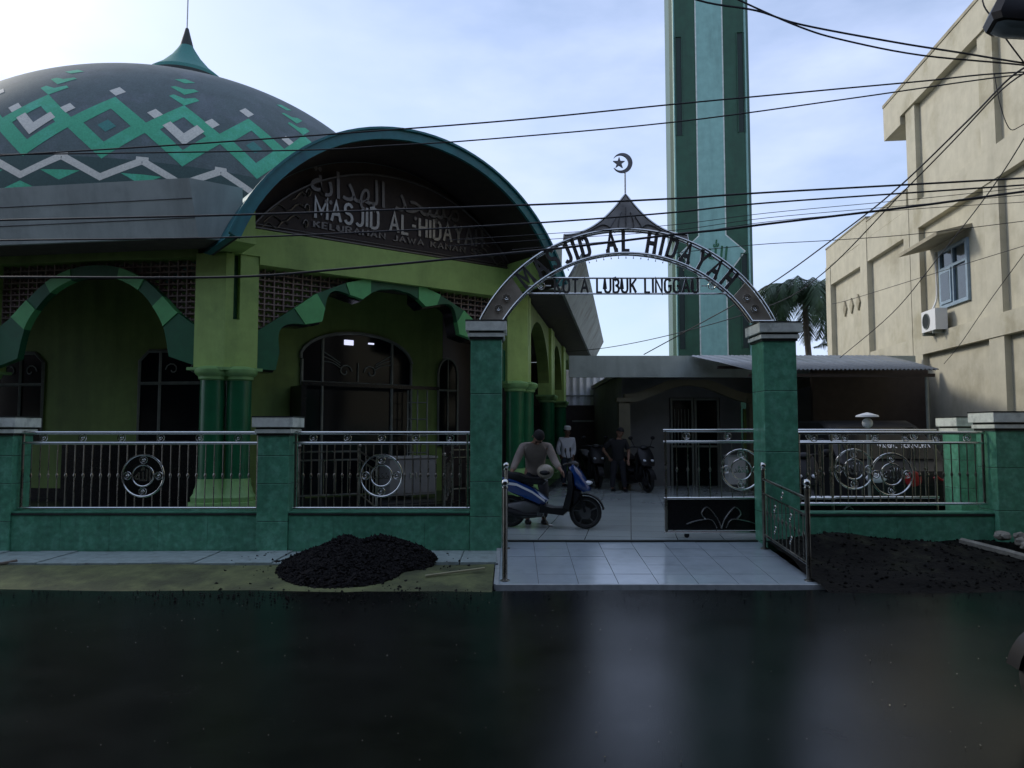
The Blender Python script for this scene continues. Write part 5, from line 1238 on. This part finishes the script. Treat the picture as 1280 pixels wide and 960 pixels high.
def person(label, loc, rotz, J, shirt, trousers, hair='hair', cap=None, sleeves='long', head_tilt=0., sleeve_mat=None):
    """J: joints in local coords, person faces -y; +x is the person's image-right side"""
    t = thing('person', label, 'person', loc, rotz)
    V = lambda q: Vector(q)
    pel, ch, nk, hd = V(J['pelvis']), V(J['chest']), V(J['neck']), V(J['head'])
    chains = []
    sp = pel.lerp(ch, .5)
    chains.append([(pel, (.135, .11)), (sp, (.115, .085)), (ch, (.13, .09)), (nk, .055), (nk.lerp(hd, .35), .052)])
    hd_dir = (hd-nk).normalized()
    fwd = V(J.get('face', (0, -1, 0))).normalized()
    top = hd+hd_dir*.10
    chains.append([(nk.lerp(hd, .35), .052), (hd-hd_dir*.03+fwd*.01, (.070, .082)), (hd+hd_dir*.05, (.074, .090)), (top, .05)])
    chains.append([(hd-hd_dir*.03+fwd*.01, (.070, .082)), (hd-hd_dir*.05+fwd*.075, .030)])
    hands = []
    for s in ('l', 'r'):
        sh, el, wr = V(J['sh_'+s]), V(J['el_'+s]), V(J['wr_'+s]); hdv = (wr-el).normalized()
        palm_ = wr+hdv*.07
        chains.append([(ch, (.13, .09)), (sh, .062), (sh.lerp(el, .5), .050), (el, .042), (el.lerp(wr, .5), .038), (wr, .026), (palm_, (.036, .02))])
        side = hdv.cross(fwd); side = side.normalized() if side.length > .1 else Vector((1, 0, 0))
        dn = (hdv*.6+Vector((0, 0, -.8))*.5).normalized()
        for k in range(4):
            b = palm_+side*(k-1.5)*.019+hdv*.012; l_ = (.062, .072, .068, .052)[k]
            chains.append([(palm_, (.036, .02)), (b+hdv*.02, .0095), (b+hdv*.02+(hdv+dn)*.5*l_*.5, .0085), (b+hdv*.02+(hdv*.3+dn)*l_*.85, .0075)])
        chains.append([(palm_, (.036, .02)), (wr+hdv*.04+side*.036, .011), (wr+hdv*.075+side*.048, .009)])
        hp, kn, an = V(J['hip_'+s]), V(J['kn_'+s]), V(J['an_'+s])
        chains.append([(pel, (.135, .11)), (hp, .092), (hp.lerp(kn, .5), .078), (kn, .056), (kn.lerp(an, .4), .054), (an, .036), (an+Vector((0, 0, -.05))+fwd*.06, .036), (an+Vector((0, 0, -.06))+fwd*.15, .03)])
    body = skin_body('body', chains, M['skin'], t)
    # shirt
    sc_ = [[(pel+Vector((0, 0, -.10)), (.165, .14)), (pel, (.168, .14)), (sp, (.158, .125)), (ch, (.190, .145)), (ch.lerp(nk, .75), .075)]]
    for s in ('l', 'r'):
        sh, el, wr = V(J['sh_'+s]), V(J['el_'+s]), V(J['wr_'+s])
        e = el.lerp(wr, .85) if sleeves == 'long' else el.lerp(sh, .15)
        arm = [(ch, (.190, .145)), (sh, .082), (sh.lerp(el, .5), .070)]
        arm += [(el, .060), (el.lerp(wr, .45), .054), (e, .046)] if sleeves == 'long' else [(e, .064)]
        sc_.append(arm)
    skin_body('shirt', sc_, M[shirt], t)
    tc_ = [[(pel+Vector((0, 0, .06)), (.150, .125)), (pel, (.155, .13))]]
    for s in ('l', 'r'):
        hp, kn, an = V(J['hip_'+s]), V(J['kn_'+s]), V(J['an_'+s])
        tc_.append([(pel, (.155, .13)), (hp, .108), (hp.lerp(kn, .5), .094), (kn, .074), (kn.lerp(an, .5), .068), (an+Vector((0, 0, .01)), .060)])
    skin_body('trousers', tc_, M[trousers], t)
    # hair or cap, eyes, mouth, ears, shoes
    up = hd_dir; sd_ = up.cross(fwd).normalized(); fw = sd_.cross(up)*-1 if sd_.cross(up).dot(fwd) < 0 else sd_.cross(up)
    Bm = Matrix((sd_, fw, up)).transposed().to_4x4(); T = Matrix.Translation(hd) @ Bm
    mb = MB(); n, m_ = 16, 9
    vs = []; fs = []
    for j in range(m_+1):
        ph = R(90)-R(100)*j/m_
        for i in range(n):
            a = 2*math.pi*i/n
            lim = .25 if math.sin(a) > .35 else -.35
            zz = max(math.sin(ph), lim)
            rr = math.cos(ph) if math.sin(ph) >= lim else math.sqrt(1-lim*lim)
            vs.append((.088*rr*math.cos(a), .102*rr*math.sin(a)-.006, .04+.108*zz))
    fs = [(j*n+i, j*n+(i+1) % n, (j+1)*n+(i+1) % n, (j+1)*n+i) for j in range(m_) for i in range(n)]
    mb.add(vs, fs, T); mb.build('hair', M[hair], t)
    if cap:
        mb = MB(); mb.lathe([(.088, .07), (.095, .075), (.088, .13), (.075, .155), (.02, .165)], 18, T); mb.build('cap', M[cap], t)
    mb = MB(); [mb.sphere((s*.032, .084, .02), .011, 8, 6, T=T) for s in (-1, 1)]; mb.build('eyes', M['hair'], t)
    mb = MB(); mb.sphere((0, .098, -.005), .016, 8, 6, (.8, 1, 1.3), T=T); mb.build('nose', M['skin'], t)
    mb = MB(); mb.sphere((0, .088, -.045), .02, 8, 6, (1.2, .5, .35), T=T); mb.build('mouth', M['redp'] if False else M['skin'], t)
    mb = MB(); [mb.sphere((s*.085, -.005, .01), .026, 8, 6, (.4, .7, 1.1), T=T) for s in (-1, 1)]; mb.build('ears', M['skin'], t)
    for s in ('l', 'r'):
        an = V(J['an_'+s]); mb = MB(); f2 = Vector((fwd.x, fwd.y, 0)).normalized(); c_ = an+Vector((0, 0, -.045))+f2*.07
        ang = math.atan2(f2.y, f2.x); mb.sphere((0, 0, 0), 1, 12, 8, (.14, .052, .045), T=Matrix.Translation(c_) @ Matrix.Rotation(ang, 4, 'Z')); mb.build('shoe', M['blackp'], t)
    return t
# man pushing the scooter, leaning forward
person('man in a taupe long sleeved shirt bending over the blue scooter', (.36, 11.45, .2), 0, dict(
    pelvis=(0, .12, .82), chest=(0, -.03, 1.12), neck=(0.0, -.13, 1.24), head=(.03, -.23, 1.31), face=(.1, -1, -.55),
    sh_l=(-.20, -.08, 1.16), el_l=(-.30, -.16, .95), wr_l=(-.37, -.34, .80), sh_r=(.20, -.08, 1.16), el_r=(.29, -.18, .95), wr_r=(.36, -.38, .84),
    hip_l=(-.10, .12, .78), kn_l=(-.12, .02, .44), an_l=(-.12, .12, .07), hip_r=(.10, .12, .78), kn_r=(.13, .0, .44), an_r=(.13, .10, .07)), 'shirt', 'trous')
person('man in a white shirt and pale cap standing far back in the passage', (1.42, 19.3, .2), R(12), dict(
    pelvis=(0, 0, .80), chest=(0, .01, 1.13), neck=(0, 0, 1.28), head=(.0, -.03, 1.40), face=(.5, -1, 0),
    sh_l=(-.17, .01, 1.20), el_l=(-.24, .05, .96), wr_l=(-.14, .12, .78), sh_r=(.17, .01, 1.20), el_r=(.20, .03, .95), wr_r=(.15, -.06, .76),
    hip_l=(-.085, 0, .76), kn_l=(-.09, -.02, .42), an_l=(-.09, .02, .07), hip_r=(.085, 0, .76), kn_r=(.09, -.03, .42), an_r=(.09, .0, .07)), 'shirtw', 'jeans', cap='white')
person('man in black clothes with one arm bent standing by the parked motorcycle', (2.52, 17.75, .2), R(-8), dict(
    pelvis=(0, 0, .78), chest=(0, .0, 1.10), neck=(0.02, 0, 1.25), head=(.05, -.03, 1.37), face=(.3, -1, -.1),
    sh_l=(-.17, .0, 1.17), el_l=(-.36, .02, .98), wr_l=(-.22, .05, .80), sh_r=(.17, .0, 1.17), el_r=(.25, -.02, .93), wr_r=(.24, -.18, .76),
    hip_l=(-.09, 0, .75), kn_l=(-.12, -.02, .41), an_l=(-.14, .02, .07), hip_r=(.09, 0, .75), kn_r=(.12, -.03, .41), an_r=(.15, .0, .07)), 'shirtb', 'trous', sleeves='short')
hm = thing('helmet', 'beige helmet resting on the blue scooter seat', 'helmet', (.49, 10.98, 1.0), R(-100))
mb = MB(); mb.sphere((0, 0, .02), .115, 16, 10, (1, 1.08, .95)); mb.build('shell', M['beige'], hm)
mb = MB(); mb.sphere((.042, 0, .01), .092, 14, 8, (1, 1.0, .55)); mb.build('visor', M['blackp'], hm)
# ------------------------------------------------------------------ utility pole with lamp head and cables
up_ = thing('street_lamp', 'grey street lamp head poking in at the top right corner', 'street lamp', (6.9, 8.2, 0))
mb = MB(); mb.tube([(0, 0, 0), (0, 0, 8.5)], [.15, .10], 14); mb.build('pole', M['polec'], up_)
mb = MB(); mb.tube([(0, 0, 6.5), (-.7, -.5, 6.35), (-1.3, -.95, 5.95)], .04, 8); mb.build('arm', M['frame'], up_)
mb = MB(); P = [(-.55, -.14), (-.48, -.2), (.4, -.17), (.5, -.1), (.5, .1), (.4, .17), (-.48, .2), (-.55, .14)]
Tl = Matrix.Translation((-1.68, -1.2, 5.50)) @ Matrix.Rotation(R(-18), 4, 'Z') @ Matrix.Rotation(R(14), 4, 'Y')
mb.add([(a*k, b*k, z) for k, z in ((.93, 0), (1, .06), (.95, .2), (.6, .3)) for a, b in P], [(l*8+i, l*8+(i+1) % 8, (l+1)*8+(i+1) % 8, (l+1)*8+i) for l in range(3) for i in range(8)]+[tuple(range(7, -1, -1)), tuple(range(24, 32))], Tl)
lh = mb.build('lamp_head', M['blackp'], up_)
mb = MB(); mb.add([(a*.86, b*.82, -.012) for a, b in P]+[(a*.7, b*.6, -.05) for a, b in P], [(i, (i+1) % 8, 8+(i+1) % 8, 8+i) for i in range(8)]+[tuple(range(8, 16))], Tl); mb.build('lens', M['lens'], lh)
mb = MB(); mb.tube([(-.12, -.6, 5.72), (-.12, .6, 5.72)], .05, 6); [mb.lathe([(.03, 0), (.06, .03), (.03, .06), (.05, .1)], 10, Matrix.Translation((-.12, y, 5.75))) for y in (-.5, -.2, .2, .5)]; mb.build('cross_arm', M['frame'], up_)
CAB = [
 ('thicker upper strand of the twisted cable pair at top right', [(1.17, 7.50, 6.45), (1.92, 7.50, 6.11), (2.55, 7.50, 5.99), (3.01, 7.50, 5.84), (3.98, 7.50, 5.65), (4.72, 7.60, 5.59), (5.58, 7.80, 5.57), (6.90, 8.20, 5.62)], 0.011),
 ('lower strand of the twisted cable pair at top right', [(1.84, 7.50, 6.37), (2.42, 7.50, 6.08), (3.01, 7.50, 5.81), (3.46, 7.50, 5.67), (4.32, 7.60, 5.56), (5.58, 7.80, 5.55), (6.90, 8.20, 5.60)], 0.01),
 ('upper of two cables crossing the dome and rising to the right', [(-6.42, 8.00, 4.57), (-5.63, 8.00, 4.63), (-3.87, 8.00, 4.74), (-2.03, 8.00, 4.87), (0.00, 8.00, 5.03), (1.77, 8.00, 5.21), (3.54, 8.00, 5.38), (4.60, 8.00, 5.48), (5.36, 8.00, 5.56), (6.91, 8.20, 5.73)], 0.009),
 ('lower of two cables crossing the dome and rising to the right', [(-6.50, 8.10, 4.66), (-5.70, 8.10, 4.68), (-2.40, 8.10, 4.73), (-1.43, 8.10, 4.78), (-0.36, 8.10, 4.85), (1.79, 8.10, 5.05), (3.76, 8.10, 5.32), (5.32, 8.10, 5.55), (6.91, 8.20, 5.79)], 0.008),
 ('black cable crossing the porch sign letters and the arch peak', [(-6.38, 8.00, 3.88), (-5.60, 8.00, 3.91), (-2.97, 8.00, 3.97), (0.17, 8.00, 4.08), (1.75, 8.00, 4.15), (2.81, 8.00, 4.22), (5.62, 8.00, 4.38), (6.84, 8.20, 4.53)], 0.011),
 ('black cable crossing the bottom edge of the porch sign', [(-6.41, 8.05, 3.67), (-5.62, 8.05, 3.70), (-3.16, 8.05, 3.73), (-1.41, 8.05, 3.80), (0.35, 8.05, 3.90), (1.76, 8.05, 4.01), (2.82, 8.05, 4.12), (5.65, 8.05, 4.32), (6.84, 8.20, 4.46)], 0.0095),
 ('lowest thick black cable crossing the breeze block screen and gate arch', [(-6.35, 8.00, 3.26), (-5.57, 8.00, 3.28), (-3.13, 8.00, 3.28), (-1.85, 8.00, 3.37), (-0.68, 8.00, 3.48), (0.52, 8.00, 3.60), (1.76, 8.00, 3.75), (2.34, 8.00, 3.81), (2.80, 8.00, 3.87), (4.29, 8.00, 4.05), (5.61, 8.00, 4.23), (6.84, 8.20, 4.44)], 0.013),
 ('faint upper thin wire crossing the minaret', [(-0.79, 9.00, 3.95), (0.59, 9.00, 4.04), (1.97, 9.00, 4.14), (3.15, 9.00, 4.29), (4.83, 9.00, 4.45), (6.36, 9.00, 4.61)], 0.004),
 ('faint middle thin wire crossing the minaret', [(-0.79, 9.00, 3.88), (0.59, 9.00, 3.97), (1.97, 9.00, 4.07), (3.15, 9.00, 4.23), (4.83, 9.00, 4.38), (6.36, 9.00, 4.52)], 0.004),
 ('faint lower thin wire crossing the minaret', [(0.00, 9.00, 3.83), (1.97, 9.00, 4.01), (3.15, 9.00, 4.18), (4.83, 9.00, 4.33), (6.36, 9.00, 4.43)], 0.004),
 ('thin wire passing right of the minaret at arch height', [(2.18, 10.00, 4.03), (3.35, 10.00, 4.15), (4.37, 10.00, 4.21), (5.54, 10.00, 4.30), (7.11, 10.00, 4.49)], 0.005),
 ('left one of two cables slanting down across the cream wall corner', [(5.85, 8.00, 5.72), (5.51, 8.00, 5.51), (5.66, 9.00, 5.46), (5.50, 10.50, 5.06), (5.24, 12.00, 4.74), (4.87, 14.00, 4.38), (4.16, 16.00, 3.99), (3.17, 17.80, 3.46)], 0.011),
 ('right one of two cables slanting down across the cream wall corner', [(5.85, 8.00, 5.67), (5.62, 8.30, 5.52), (5.63, 9.30, 5.30), (5.58, 10.50, 5.00), (5.52, 13.00, 4.42), (5.21, 15.00, 4.15), (4.11, 19.00, 4.10), (2.91, 23.00, 4.21), (1.75, 27.00, 4.51)], 0.01),
 ('thin cable slanting over the window down to the canopy', [(5.97, 8.20, 5.21), (6.25, 9.50, 4.77), (6.59, 11.50, 4.22), (6.69, 13.00, 3.68), (6.64, 15.00, 3.10)], 0.007),
 ('faint thin wire slanting low across the right end of the cream wall', [(6.49, 9.00, 4.05), (6.84, 10.50, 3.51), (7.57, 12.50, 3.08), (7.87, 13.50, 2.84)], 0.005),
 ('thin wire climbing across the cream wall past the air conditioner', [(7.64, 17.60, 4.65), (7.61, 16.50, 4.57), (7.93, 13.50, 4.56), (8.15, 11.50, 4.55)], 0.006),
 ('short drooping wire loop by the lamp head', [(5.34, 8.00, 5.56), (5.39, 8.00, 5.21), (5.48, 8.00, 4.94), (5.60, 8.00, 4.96), (5.83, 8.00, 5.12)], 0.005),
 ('thin wire dropping beside the lamp head from the top edge', [(4.91, 7.50, 6.28), (4.93, 7.50, 6.04), (5.07, 7.50, 5.84), (5.22, 7.60, 5.73), (5.57, 7.80, 5.53)], 0.008),
]
for lab, pts, r in CAB:
    mb = MB(); mb.tube(smoothpts(pts, 6), r, 6)
    tag(mb.build('power_cable', M['cable']), lab, 'cable', 'overhead cables')
